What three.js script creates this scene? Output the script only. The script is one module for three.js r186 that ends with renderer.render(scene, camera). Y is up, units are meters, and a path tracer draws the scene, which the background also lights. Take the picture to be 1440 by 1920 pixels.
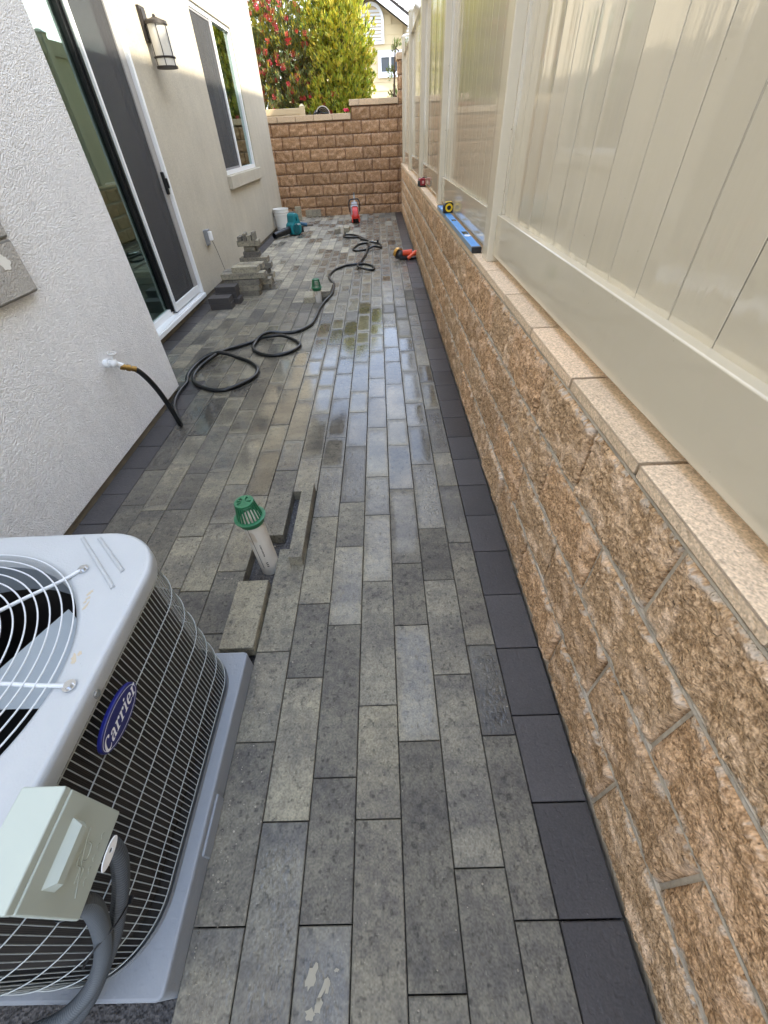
import * as THREE from 'three';
import { RoundedBoxGeometry } from 'three/addons/geometries/RoundedBoxGeometry.js';
import { mergeGeometries, toCreasedNormals } from 'three/addons/utils/BufferGeometryUtils.js';
import { TextGeometry } from 'three/addons/geometries/TextGeometry.js';
import { FontLoader } from 'three/addons/loaders/FontLoader.js';

// ------------------------------------------------------------------ camera, sky, sun, exposure
const EXPOSURE = 3.35;
const SKY = 1.4;
const SUN_DIR = new THREE.Vector3(1, 0.95, 0.36).normalize();
const scene = new THREE.Scene();
const camera = new THREE.PerspectiveCamera(103.03, 0.75, 0.02, 600);
camera.position.set(0, 1.43, 0);
camera.rotation.set(-0.7517, 0.0223, -0.0536, 'YXZ');
const renderer = new THREE.WebGLRenderer({ antialias: true });
renderer.toneMapping = THREE.LinearToneMapping;
renderer.toneMappingExposure = EXPOSURE;
renderer.shadowMap.enabled = true;

const rng = (seed) => { let s = seed >>> 0; return () => { s = (s + 0x6d2b79f5) >>> 0; let t = Math.imul(s ^ (s >>> 15), 1 | s); t = (t + Math.imul(t ^ (t >>> 7), 61 | t)) ^ t; return ((t ^ (t >>> 14)) >>> 0) / 4294967296; }; };
const lerp = THREE.MathUtils.lerp, clamp = THREE.MathUtils.clamp, smooth = THREE.MathUtils.smoothstep;
const LAT = new Float32Array(65536); { const r = rng(7); for (let i = 0; i < 65536; i++) LAT[i] = r(); }
// tileable value noise: u, v in 0..1, whole frequencies
function vnoise(u, v, fx, fy, seed) {
  const x = u * fx, y = v * fy; let x0 = Math.floor(x), y0 = Math.floor(y); const a = x - x0, b = y - y0;
  const s = a * a * (3 - 2 * a), t = b * b * (3 - 2 * b);
  x0 = ((x0 % fx) + fx) % fx; y0 = ((y0 % fy) + fy) % fy; const x1 = (x0 + 1) % fx, y1 = (y0 + 1) % fy;
  const h = (i, j) => LAT[(Math.imul(i, 374761) + Math.imul(j, 668265) + Math.imul(seed, 9176) ^ (Math.imul(i, 31) >> 2) ^ Math.imul(j, 57)) & 65535];
  return lerp(lerp(h(x0, y0), h(x1, y0), s), lerp(h(x0, y1), h(x1, y1), s), t);
}
function fbm(u, v, fx, fy, oct, seed, gain = 0.5) { let s = 0, a = 1, n = 0; for (let i = 0; i < oct; i++) { s += a * vnoise(u, v, fx, fy, seed + i * 13); n += a; a *= gain; fx *= 2; fy *= 2; } return s / n; }
const enc = (c) => { c = clamp(c, 0, 1); return 255 * (c <= 0.0031308 ? c * 12.92 : 1.055 * Math.pow(c, 1 / 2.4) - 0.055); };
function finish(t, metres) { t.wrapS = t.wrapT = THREE.RepeatWrapping; t.magFilter = THREE.LinearFilter; t.minFilter = THREE.LinearFilter; if (metres) t.repeat.set(1 / metres[0], 1 / metres[1]); t.needsUpdate = true; return t; }
function colorTex(w, h, fn, metres) { // fn gives linear colour
  const d = new Uint8Array(w * h * 4);
  for (let y = 0; y < h; y++) for (let x = 0; x < w; x++) { const c = fn((x + .5) / w, (y + .5) / h), o = (y * w + x) * 4; d[o] = enc(c[0]); d[o + 1] = enc(c[1]); d[o + 2] = enc(c[2]); d[o + 3] = 255; }
  const t = new THREE.DataTexture(d, w, h); t.colorSpace = THREE.SRGBColorSpace; return finish(t, metres);
}
function grayTex(w, h, fn, metres) { const d = new Uint8Array(w * h * 4); for (let y = 0; y < h; y++) for (let x = 0; x < w; x++) { const c = 255 * clamp(fn((x + .5) / w, (y + .5) / h), 0, 1), o = (y * w + x) * 4; d[o] = d[o + 1] = d[o + 2] = c; d[o + 3] = 255; } return finish(new THREE.DataTexture(d, w, h), metres); }
function heightTex(w, h, fn, metres) { const d = new Float32Array(w * h); for (let y = 0; y < h; y++) for (let x = 0; x < w; x++) d[y * w + x] = fn((x + .5) / w, (y + .5) / h); return finish(new THREE.DataTexture(d, w, h, THREE.RedFormat, THREE.FloatType), metres); }
const mix3 = (a, b, t) => [lerp(a[0], b[0], t), lerp(a[1], b[1], t), lerp(a[2], b[2], t)];

{ // one computed sky: blue with broken white cloud all round
  const W = 1024, H = 512, d = new Float32Array(W * H * 4);
  for (let r = 0; r < H; r++) for (let c = 0; c < W; c++) {
    const up = ((r + .5) / H - .5) * Math.PI, round = ((c + .5) / W - .5) * 2 * Math.PI, y = Math.sin(up), x = Math.cos(round) * Math.cos(up), z = Math.sin(round) * Math.cos(up);
    const e = Math.max(y, 0), hor = Math.pow(1 - e, 4);
    let col = mix3([0.41, 0.52, 0.74], [0.86, 0.89, 0.93], hor);
    if (y > 0) {
      const k = 1 / (y + 0.28), px = x * k * 0.11 + .5, pz = z * k * 0.11 + .5, n = fbm(px, pz, 12, 12, 6, 91, .55);
      const m = smooth(n, 0.43, 0.60) * smooth(y, 0.0, 0.12), b = smooth(n, 0.56, 0.8);
      col = mix3(col, mix3([1.46, 1.40, 1.30], [1.08, 1.04, .98], b), m);
    } else col = [0.32, 0.30, 0.27];
    const o = (r * W + c) * 4; d[o] = col[0] * SKY; d[o + 1] = col[1] * SKY; d[o + 2] = col[2] * SKY; d[o + 3] = 1;
  }
  const sky = new THREE.DataTexture(d, W, H, THREE.RGBAFormat, THREE.FloatType); sky.magFilter = THREE.LinearFilter; sky.mapping = THREE.EquirectangularReflectionMapping; sky.needsUpdate = true;
  scene.background = sky; scene.environment = sky;
}
const sun = new THREE.DirectionalLight(new THREE.Color(1, 0.91, 0.74), 3.1);
sun.position.copy(SUN_DIR).multiplyScalar(40); sun.castShadow = true; sun.shadow.radius = 1.6; sun.shadow.mapSize.set(4096, 4096);
Object.assign(sun.shadow.camera, { left: -20, right: 20, top: 20, bottom: -20, near: 1, far: 100 });
scene.add(sun, sun.target);

// ------------------------------------------------------------------ helpers
const used = new Map();
const numbered = (n) => { const k = used.get(n) ?? 0; used.set(n, k + 1); return k ? n + '_' + String(k).padStart(3, '0') : n; };
function mesh(name, g, m, parent) { const o = new THREE.Mesh(g, m); o.name = parent === scene ? numbered(name) : name; o.castShadow = o.receiveShadow = true; parent.add(o); return o; }
const each = (name, gs, m, parent) => gs.map((g) => { const o = mesh(name, g, m, parent); o.name = numbered(name); return o; });
function thing(name, label, category, pos = [0, 0, 0], turn = 0, group) { const o = new THREE.Group(); o.name = numbered(name); o.position.set(...pos); o.rotation.y = turn; o.userData = { label, category }; if (group) o.userData.group = group; scene.add(o); return o; }
function tag(o, label, category, group) { o.userData.label = label; o.userData.category = category; if (group) o.userData.group = group; return o; }
const V = (x, y, z) => new THREE.Vector3(x, y, z);
const T = (g, x = 0, y = 0, z = 0, rx = 0, ry = 0, rz = 0) => { g.applyMatrix4(new THREE.Matrix4().compose(V(x, y, z), new THREE.Quaternion().setFromEuler(new THREE.Euler(rx, ry, rz)), V(1, 1, 1))); return g; };
const bx = (x0, x1, y0, y1, z0, z1, b = 0.003) => { const w = x1 - x0, h = y1 - y0, d = z1 - z0, r = Math.min(b, w / 2.1, h / 2.1, d / 2.1); return uvBox(T(r > 0 ? new RoundedBoxGeometry(w, h, d, 1, r) : new THREE.BoxGeometry(w, h, d), (x0 + x1) / 2, (y0 + y1) / 2, (z0 + z1) / 2)); };
function uvBox(g, ou = 0, ov = 0) { // metres, by the dominant normal
  const p = g.attributes.position, n = g.attributes.normal, uv = new Float32Array(p.count * 2);
  for (let i = 0; i < p.count; i++) { const ax = Math.abs(n.getX(i)), ay = Math.abs(n.getY(i)), az = Math.abs(n.getZ(i)); const [u, v] = ay >= ax && ay >= az ? [p.getX(i), p.getZ(i)] : ax >= az ? [p.getZ(i), p.getY(i)] : [p.getX(i), p.getY(i)]; uv[i * 2] = u + ou; uv[i * 2 + 1] = v + ov; }
  g.setAttribute('uv', new THREE.BufferAttribute(uv, 2)); return g;
}
const merge = (gs) => mergeGeometries(gs.map((g) => { let k = g.index ? g.toNonIndexed() : g; for (const a of Object.keys(k.attributes)) if (!['position', 'normal', 'uv'].includes(a)) k.deleteAttribute(a); return k; }));
const cyl = (r0, r1, h, seg = 20, x = 0, y = 0, z = 0, rx = 0, ry = 0, rz = 0, open = false) => T(new THREE.CylinderGeometry(r1, r0, h, seg, 1, open), x, y, z, rx, ry, rz);
const tube = (pts, r, n = 60, seg = 8, closed = false) => new THREE.TubeGeometry(new THREE.CatmullRomCurve3(pts.map((p) => (p.isVector3 ? p : V(...p))), closed, 'centripetal'), n, r, seg, closed);
const rod = (a, b, r, seg = 6) => { const A = V(...a), B = V(...b), d = B.clone().sub(A), g = new THREE.CylinderGeometry(r, r, d.length(), seg); g.applyQuaternion(new THREE.Quaternion().setFromUnitVectors(V(0, 1, 0), d.normalize())); g.translate(...A.add(B).multiplyScalar(.5).toArray()); return g; };
const rough = (hex, r, o = {}) => new THREE.MeshStandardMaterial({ color: hex, roughness: r, ...o });
const lin = (r, g, b) => new THREE.Color().setRGB(r, g, b);
const extrude = (shape, depth, bevel = 0, seg = 12) => new THREE.ExtrudeGeometry(shape, { depth, bevelEnabled: bevel > 0, bevelSize: bevel, bevelThickness: bevel, bevelSegments: 2, bevelOffset: -bevel, curveSegments: seg });
const poly = (pts) => { const s = new THREE.Shape(); pts.forEach((p, i) => (i ? s.lineTo(...p) : s.moveTo(...p))); s.closePath(); return s; };

// ------------------------------------------------------------------ materials
// paver: blend of tan and charcoal in soft bands, with fine aggregate
const paverMap = colorTex(1024, 1024, (u, v) => {
  const band = smooth(fbm(u, v, 5, 13, 6, 5, .6), 0.28, 0.70), blot = fbm(u, v, 64, 70, 3, 31), fine = vnoise(u, v, 420, 420, 3), grit = vnoise(u, v, 230, 230, 77);
  let c = mix3([0.108, 0.100, 0.090], [0.242, 0.223, 0.172], clamp(band * .6 + (blot - .5) * .75 + .20, 0, 1));
  const pit = smooth(vnoise(u, v, 140, 140, 55), .62, .80) * smooth(grit, .3, .8); let k = 0.74 + fine * .56 - pit * .42; if (grit > .955) k *= 1.55;
  return [c[0] * k, c[1] * k, c[2] * k];
}, [1.5, 1.5]);
const paverBump = heightTex(768, 768, (u, v) => .5 * vnoise(u, v, 330, 330, 9) + .5 * vnoise(u, v, 150, 150, 19) - 1.1 * smooth(vnoise(u, v, 93, 93, 41), .66, .9), [1.0, 1.0]);
const borderMap = colorTex(768, 768, (u, v) => { const f = vnoise(u, v, 330, 330, 23), b = fbm(u, v, 6, 6, 4, 61), g = vnoise(u, v, 200, 200, 11); let k = .80 + f * .35 + (b - .5) * .35; if (g > .975) k *= 2.2; return [.058 * k, .0535 * k, .0525 * k]; }, [1, 1]);
// one puddle per paver, in uv1 (0..1 over the top)
const puddle = (seed, lo, hi, size) => { const t = grayTex(256, 256, (u, v) => { const e = Math.min(1, Math.min(u, 1 - u) * 5) * Math.min(1, Math.min(v, 1 - v) * 6), n = fbm(u * .5, v * .5, 3, 4, 3, seed, .4), f = smooth(e * .75 + (n - .5) * 1.1, size - .35, size + .30); return lerp(hi, lo, f) + (vnoise(u, v, 90, 90, seed) - .5) * .06; }); t.channel = 1; return t; };
const wetMaps = [puddle(3, .05, .26, .34), puddle(17, .07, .30, .42), puddle(29, .09, .36, .55)];
const dampMaps = [puddle(8, .26, .50, .45), puddle(44, .30, .60, .6)];
const TONES = [[1, 1, .98], [.74, .735, .73], [1.27, 1.24, 1.13], [.90, .885, .85], [.64, .635, .635], [1.14, 1.12, 1.03]];
const paverMats = [0, 1, 2].map((wet) => TONES.map((t, i) => new THREE.MeshStandardMaterial({
  color: lin(...t.map((c) => c * [1.0, .84, .74][wet])), map: paverMap, bumpMap: paverBump, bumpScale: [.0011, .0006, .00008][wet],
  roughness: wet ? 1 : .82, roughnessMap: wet === 2 ? wetMaps[i % 3] : wet === 1 ? dampMaps[i % 2] : null })));
const looseMats = TONES.map((t) => new THREE.MeshStandardMaterial({ color: lin(...t.map((c) => c * 1.38)), map: paverMap, bumpMap: paverBump, bumpScale: .001, roughness: .85 }));
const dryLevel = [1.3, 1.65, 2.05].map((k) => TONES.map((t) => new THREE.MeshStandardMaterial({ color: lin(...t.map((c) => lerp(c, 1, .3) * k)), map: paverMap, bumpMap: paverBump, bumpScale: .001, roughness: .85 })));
const farDamp = TONES.map((t, i) => new THREE.MeshStandardMaterial({ color: lin(...t.map((c) => lerp(c, 1, .3) * 1.18)), map: paverMap, roughnessMap: dampMaps[i % 2], roughness: .85 }));
const borderMats = []; for (const [k, bump, ro] of [[1, .0006, .62], [.88, .0005, .43], [.80, .0004, .31]]) for (const t of [1, .86, 1.16]) borderMats.push(new THREE.MeshStandardMaterial({ color: lin(k * t, k * t * .985, k * t * .98), map: borderMap, bumpMap: paverBump, bumpScale: bump, roughness: ro }));
const gravelMat = new THREE.MeshStandardMaterial({ map: colorTex(512, 512, (u, v) => { const n = vnoise(u, v, 90, 90, 4), f = vnoise(u, v, 220, 220, 5), k = .35 + n * .8 + f * .5; return [.085 * k, .08 * k, .078 * k]; }, [.6, .6]), bumpMap: heightTex(512, 512, (u, v) => vnoise(u, v, 90, 90, 4) + .5 * vnoise(u, v, 200, 200, 8), [.6, .6]), bumpScale: .006, roughness: .95 });
const soilMat = rough('#6b6356', 1);
// stucco
const stuccoBump = heightTex(1024, 1024, (u, v) => { const a = fbm(u, v, 180, 188, 2, 71, .55), b = vnoise(u, v, 46, 46, 7); return smooth(a, .2, .76) * .8 + b * .28; }, [.8, .8]);
const stuccoTone = (c, seed, k = 1) => colorTex(1024, 1024, (u, v) => { const a = vnoise(u, v, 500, 500, 71), g = vnoise(u, v, 230, 230, 72), s = fbm(u, v, 5, 8, 5, seed), w = fbm(u, v, 26, 5, 4, seed + 5); const t = (.86 + .12 * a + .10 * g) * (1 + (s - .5) * .16 * k + (w - .5) * .10 * k); return c.map((x) => x * t); }, [2.8, 2.8]);
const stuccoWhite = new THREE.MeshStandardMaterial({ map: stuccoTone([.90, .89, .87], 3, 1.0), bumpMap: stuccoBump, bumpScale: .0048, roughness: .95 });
const stuccoBeige = new THREE.MeshStandardMaterial({ map: stuccoTone([.55, .503, .405], 9, 1.2), bumpMap: stuccoBump, bumpScale: .0026, roughness: .95 });
const stuccoTan = new THREE.MeshStandardMaterial({ map: stuccoTone([.47, .445, .40], 15), bumpMap: stuccoBump, bumpScale: .004, roughness: .95 });
const concrete = new THREE.MeshStandardMaterial({ map: colorTex(512, 512, (u, v) => { const a = fbm(u, v, 8, 8, 6, 2), k = .7 + a * .6; return [.20 * k, .175 * k, .135 * k]; }, [1, 1]), bumpMap: stuccoBump, bumpScale: .002, roughness: .95 });
// vinyl: long faint waves up each board
const vinylBump = heightTex(1024, 256, (u, v) => { let w = 0; for (let i = 0, a = 1; i < 6; i++, a *= .52) w += a * vnoise(u, v, 7 << i, i < 2 ? 1 : 2, 14 + i); return w * .5; }, [.9, 3.0]);
const vinylCol = colorTex(512, 512, (u, v) => { const a = fbm(u, v, 5, 3, 5, 33), s = vnoise(u, v, 220, 220, 5); const k = .965 + a * .07 - (s > .992 ? .25 : 0); return [.55 * k, .495 * k, .38 * k]; }, [1.3, 1.3]);
const vinylBoard = new THREE.MeshPhysicalMaterial({ map: vinylCol, roughness: .045, bumpMap: vinylBump, bumpScale: .0030, ior: 1.85 });
const vinylPost = new THREE.MeshPhysicalMaterial({ color: lin(1.1, 1.1, 1.1), map: vinylCol, roughness: .2, ior: 1.55 });
const vinylRail = new THREE.MeshPhysicalMaterial({ map: vinylCol, roughness: .05, ior: 1.85 });
// split-face block, one map over a whole block face, edges with lime bloom
const blockTex = [11, 23, 37, 51].map((s) => ({
  map: colorTex(640, 320, (u, v) => {
    const a = fbm(u, v, 62, 31, 3, s, .7), b = fbm(u, v, 7, 4, 4, s + 3), f = vnoise(u, v, 190, 95, s + 7), d = vnoise(u, v, 60, 30, s + 9);
    let c = mix3([.27, .170, .088], [.60, .41, .245], smooth(a, .22, .72)); c = mix3(c, [.76, .56, .39], smooth(b, .50, .8) * .6); const k = .74 + f * .5; c = c.map((x) => x * k);
    if (d > .93) c = c.map((x) => x * .35);
    const edge = 1 - smooth(Math.min(v, 1 - v), 0, .10 + .12 * fbm(u, v, 6, 1, 3, s + 21)), bl = edge * smooth(fbm(u, v, 26, 13, 4, s + 15), .44, .66);
    return mix3(c, [.55, .51, .45], bl * .75);
  }),
  bump: heightTex(640, 320, (u, v) => fbm(u, v, 70, 35, 2, s, .6) + .35 * vnoise(u, v, 150, 75, s + 7)),
}));
const blockMats = []; for (const t of blockTex) for (const k of [[1, 1, 1], [.90, .87, .84], [1.06, 1.0, .95]]) blockMats.push(new THREE.MeshStandardMaterial({ color: lin(...k), map: t.map, bumpMap: t.bump, bumpScale: .0045, roughness: .95 }));
const backBlockMats = []; for (const t of blockTex) for (const k of [[.90, .81, .76], [.80, .72, .67], [.99, .90, .85]]) backBlockMats.push(new THREE.MeshStandardMaterial({ color: lin(...k), map: t.map, bumpMap: t.bump, bumpScale: .006, roughness: .95 }));
const mortar = new THREE.MeshStandardMaterial({ map: colorTex(512, 512, (u, v) => { const a = fbm(u, v, 14, 14, 5, 6), k = .6 + a * .8; return [.47 * k, .42 * k, .345 * k]; }, [.8, .8]), bumpMap: heightTex(256, 256, (u, v) => fbm(u, v, 40, 40, 3, 9), [.4, .4]), bumpScale: .004, roughness: 1 });
const mortarDark = rough('#735844', 1, { bumpMap: mortar.bumpMap, bumpScale: .003 });
const capTex = colorTex(512, 512, (u, v) => { const f = vnoise(u, v, 230, 230, 3), g = vnoise(u, v, 120, 120, 4), k = .68 + f * .46 + (g - .5) * .34; return [.72 * k, .555 * k, .385 * k]; }, [.6, .6]);
const capMats = [[1, 1, 1], [.93, .92, .9], [1.05, 1.02, .99]].map((k) => new THREE.MeshStandardMaterial({ color: lin(...k), map: capTex, bumpMap: paverBump, bumpScale: .0012, roughness: .92 }));
const white = rough('#f2f3f3', .35), whiteFrame = rough('#eef1f2', .28), blackPl = rough('#15171a', .4), blackRub = rough('#101315', .34), darkMetal = rough('#2c2a29', .5, { metalness: .4 });
const chrome = rough('#c9ccd0', .25, { metalness: 1 }), brass = rough('#8f7242', .38, { metalness: 1 });
const glassPane = new THREE.MeshPhysicalMaterial({ color: lin(.55, .80, .73), roughness: .0, transmission: 1, thickness: .006, ior: 2.05, specularColor: lin(.66, .95, .86) });
const screenMat = new THREE.MeshStandardMaterial({ color: lin(.075, .075, .078), roughness: .8, transparent: true, opacity: .55 });

// ------------------------------------------------------------------ ground and paving
{
  const g = new THREE.PlaneGeometry(400, 400, 1, 1).rotateX(-Math.PI / 2); const o = mesh('ground', g, soilMat, scene); o.position.y = -.16; o.userData.kind = 'structure';
}
const paving = new THREE.Group(); paving.name = 'patio_paving'; paving.userData.kind = 'structure'; scene.add(paving);
mesh('gravel_bed', uvBox(new THREE.BoxGeometry(3.6, .08, 15).translate(-.62, -.103, -5)), gravelMat, paving);
const paverCache = new Map();
function paverGeo(w, l, variant, h = .06) { // chamfered slab, top at y = 0, with uv in metres and uv1 over its top
  const key = [w.toFixed(3), l.toFixed(3), variant, h].join(); if (paverCache.has(key)) return paverCache.get(key);
  const r = rng(variant * 977 + 5), ou = r() * 3, ov = r() * 3, c = .0022, x = w / 2, z = l / 2, X = x - c, Z = z - c, pos = [], nor = [];
  const quad = (a, b, d, e, n) => { for (const p of [a, b, d, a, d, e]) { pos.push(...p); nor.push(...n); } };
  const k = .7071;
  quad([-X, 0, Z], [X, 0, Z], [X, 0, -Z], [-X, 0, -Z], [0, 1, 0]);
  quad([-x, -c, z], [x, -c, z], [X, 0, Z], [-X, 0, Z], [0, k, k]); quad([x, -c, -z], [-x, -c, -z], [-X, 0, -Z], [X, 0, -Z], [0, k, -k]);
  quad([x, -c, z], [x, -c, -z], [X, 0, -Z], [X, 0, Z], [k, k, 0]); quad([-x, -c, -z], [-x, -c, z], [-X, 0, Z], [-X, 0, -Z], [-k, k, 0]);
  quad([-x, -h, z], [x, -h, z], [x, -c, z], [-x, -c, z], [0, 0, 1]); quad([x, -h, -z], [-x, -h, -z], [-x, -c, -z], [x, -c, -z], [0, 0, -1]);
  quad([x, -h, z], [x, -h, -z], [x, -c, -z], [x, -c, z], [1, 0, 0]); quad([-x, -h, -z], [-x, -h, z], [-x, -c, z], [-x, -c, -z], [-1, 0, 0]);
  quad([-x, -h, -z], [x, -h, -z], [x, -h, z], [-x, -h, z], [0, -1, 0]);
  const g = new THREE.BufferGeometry(); g.setAttribute('position', new THREE.Float32BufferAttribute(pos, 3)); g.setAttribute('normal', new THREE.Float32BufferAttribute(nor, 3));
  uvBox(g, ou, ov); const u1 = []; for (let i = 0; i < pos.length; i += 3) u1.push(pos[i] / w + .5, pos[i + 2] / l + .5); g.setAttribute('uv1', new THREE.Float32BufferAttribute(u1, 2));
  paverCache.set(key, g); return g;
}
const EDGE = [-1.999, -1.8665, -1.733, -1.5995, -1.466, -1.333, -1.2, -1.066, -.932, -.799, -.665, -.533, -.401, -.267, -.134, -.003, .132, .266, .375];
const PHASE = [.31, -.62, -.11, -.83, -.40, -.77, -.35, -1.09, -.23, -.86, -.66, -.46, -.67, -.04, -.25, -.87, .175, -.46];
function wetness(x, z) { // 0 dry, 1 damp, 2 wet
  const n = (fbm(x * .13 + .5, z * .13 + .5, 23, 17, 2, 4) - .5) * 1.7;
  let w = 1.65 * Math.exp(-(((x + .05) / .75) ** 2)) * smooth(-z, 1.1, 2.5) * (1 - .62 * smooth(-z, 3.7, 4.8)) * (1 - smooth(-z, 10.6, 11.8)) + 1.25 * Math.exp(-(((x + 1.15) / .75) ** 2) - (((z + 3.2) / 1.35) ** 2));
  w = w + n + .15; return w > 1.2 ? 2 : w > .38 ? 1 : 0;
}
{
  const r = rng(42), list = [];
  const add = (k, z0, z1, dy = 0) => list.push({ k, z0, z1, dy });
  for (let k = 0; k < 18; k++) {
    const cuts = []; for (let p = PHASE[k] + 1.26 * 2; p > -13; p -= 1.26) cuts.push(p, p - .315, p - .84);
    let seg = []; for (let i = 0; i + 1 < cuts.length; i++) seg.push([cuts[i], cuts[i + 1]]);
    const near = k <= 3 ? -3.18 : k <= 10 ? -.775 : 1.25, keep = [];
    for (let [a, b] of seg) {
      a = Math.min(a, near); b = Math.max(b, -12.02); if (k === 10 && b > -1.95) continue; if (a - b < .06) continue;
      if (k === 11) { if (a < -.9 && a > -1.8 && b > -1.75) { if (b > -1.4) b = -1.187; else continue; } }
      keep.push([a, b]);
    }
    if (k === 10) keep.unshift([-1.392, -1.918]);
    for (let [a, b] of keep) {   // cut-outs left round the two far pipes
      const mid = (a + b) / 2, x = (EDGE[k] + EDGE[k + 1]) / 2;
      if ((k === 9 && a > -5.38 && b < -5.12) || (k === 9 && a > -9.66 && b < -9.5)) { const c = mid > -7 ? [-5.13, -5.39] : [-9.5, -9.68]; if (a - c[0] > .05) add(k, a, c[0]); if (c[1] - b > .05) add(k, c[1], b); continue; }
      add(k, a, b);
    }
  }
  list.sort((a, b) => b.z1 - a.z1 || a.k - b.k);
  const rest = [[], [], []]; let n = 0;
  const order = list.map((q) => { const x = (EDGE[q.k] + EDGE[q.k + 1]) / 2, z = (q.z0 + q.z1) / 2; return { ...q, x, z, far: z > .35 ? 99 : Math.hypot(x * .8, z) }; }).sort((a, b) => a.far - b.far);
  for (const q of order) {
    const w = EDGE[q.k + 1] - EDGE[q.k] - .0027, l = q.z0 - q.z1 - .0031, wet = wetness(q.x, q.z), tone = Math.floor(r() * 6), variant = Math.floor(r() * 9);
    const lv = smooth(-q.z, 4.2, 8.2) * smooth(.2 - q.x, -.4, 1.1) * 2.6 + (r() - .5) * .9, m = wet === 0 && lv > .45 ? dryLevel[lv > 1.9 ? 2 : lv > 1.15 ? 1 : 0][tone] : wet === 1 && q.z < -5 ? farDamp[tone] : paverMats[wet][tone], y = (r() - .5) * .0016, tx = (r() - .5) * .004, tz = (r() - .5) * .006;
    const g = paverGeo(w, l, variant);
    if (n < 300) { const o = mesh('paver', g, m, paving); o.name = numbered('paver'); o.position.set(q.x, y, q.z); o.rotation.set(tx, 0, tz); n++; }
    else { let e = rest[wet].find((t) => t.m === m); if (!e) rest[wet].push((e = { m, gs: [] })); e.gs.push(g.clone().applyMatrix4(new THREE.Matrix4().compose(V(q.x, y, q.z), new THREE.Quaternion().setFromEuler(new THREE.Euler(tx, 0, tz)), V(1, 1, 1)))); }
  }
  // the far pavers past the first 300, one part with a material for each tone
  const parts = rest.flat(), merged = mergeGeometries(parts.map((p) => mergeGeometries(p.gs)), true);
  const o = mesh('far_paver_field', merged, parts.map((p) => p.m), paving); o.userData.kind = 'stuff';
  const bord = (x0, x1, z0, z1) => { const x = (x0 + x1) / 2, z = (z0 + z1) / 2, wet = x > 0 ? (z < -2.1 && z > -5.6 ? 2 : z < -1 ? 1 : 0) : z < -2.6 && z > -6 ? 1 : 0; const o = mesh('border_paver', paverGeo(x1 - x0 - .0035, Math.abs(z1 - z0) - .004, Math.floor(r() * 8) + 20), borderMats[wet * 3 + Math.floor(r() * 3)], paving); o.name = numbered('border_paver'); o.position.set(x, (r() - .5) * .0015, z); o.rotation.set((r() - .5) * .004, 0, (r() - .5) * .004); };
  for (let z = .921; z > -12; z -= .24) bord(.375, .533, z, Math.max(z - .24, -12.02));
  for (let z = -.806; z > -3.0; z -= .2385) bord(-1.624, -1.466, z, Math.max(z - .2385, -3.02));
  bord(-1.624, -1.466, -3.02, -3.18); for (let x = -1.624; x > -2.1; x -= .24) bord(Math.max(x - .24, -2.16), x, -3.02, -3.18);
  for (let z = -3.18; z > -11; z -= .2385) bord(-2.160, -1.999, z, z - .2385);
}
{ // pale splashes of mortar on one paver near the camera
  const r = rng(5), gs = []; const blob = (x, z, a, b, t) => { const s = []; for (let i = 0; i < 14; i++) { const q = i / 14 * Math.PI * 2, k = .6 + r() * .6; s.push([x + Math.cos(q + t) * a * k * Math.cos(t) - Math.sin(q) * b * k * Math.sin(t), -(z + Math.cos(q) * a * k * Math.sin(t) + Math.sin(q) * b * k)]); } gs.push(T(extrude(poly(s), .0012), 0, .001, 0, -Math.PI / 2)); };
  blob(-.225, .045, .012, .022, .3); blob(-.196, .062, .006, .024, .5); blob(-.205, .088, .010, .012, .1); blob(-.222, .10, .012, .01, 0); blob(-.168, .035, .006, .004, 0); blob(-.185, .06, .004, .012, .3);
  const o = mesh('mortar_splash', merge(gs), rough('#9a9484', .95), scene); tag(o, 'pale dried mortar splashes on a grey paver at the bottom edge', 'splash'); o.userData.kind = 'stuff';
}

{ // loose grit and sand swept about the cut-outs, the pad and the joints
  const r = rng(99), g = new THREE.DodecahedronGeometry(.0022, 0), im = new THREE.InstancedMesh(g, rough('#8d8678', 1), 900), M = new THREE.Matrix4(), c = new THREE.Color();
  for (let i = 0; i < 900; i++) { const k = r(); let x, z; if (k < .4) { const a = r() * 6.28, d = .1 + .35 * r(); x = -.58 + Math.cos(a) * d; z = -1.25 + Math.sin(a) * d * 1.4; } else if (k < .6) { x = -.515 + r() * r() * .12; z = -.75 + r() * 1.1; } else { x = -1.4 + r() * 1.8; z = .3 - r() * r() * 6; } const s = .4 + r() * r() * 1.5; M.compose(V(x, .001, z), new THREE.Quaternion().setFromEuler(new THREE.Euler(r() * 6, r() * 6, 0)), V(s, s * .7, s)); im.setMatrixAt(i, M); const t = .5 + r() * 1.1; im.setColorAt(i, c.setRGB(t, t, t)); }
  im.name = 'loose_grit'; tag(im, 'fine loose grit scattered over the paving near the drain riser and the pad', 'grit'); im.userData.kind = 'stuff'; im.castShadow = im.receiveShadow = true; scene.add(im);
}

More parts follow.
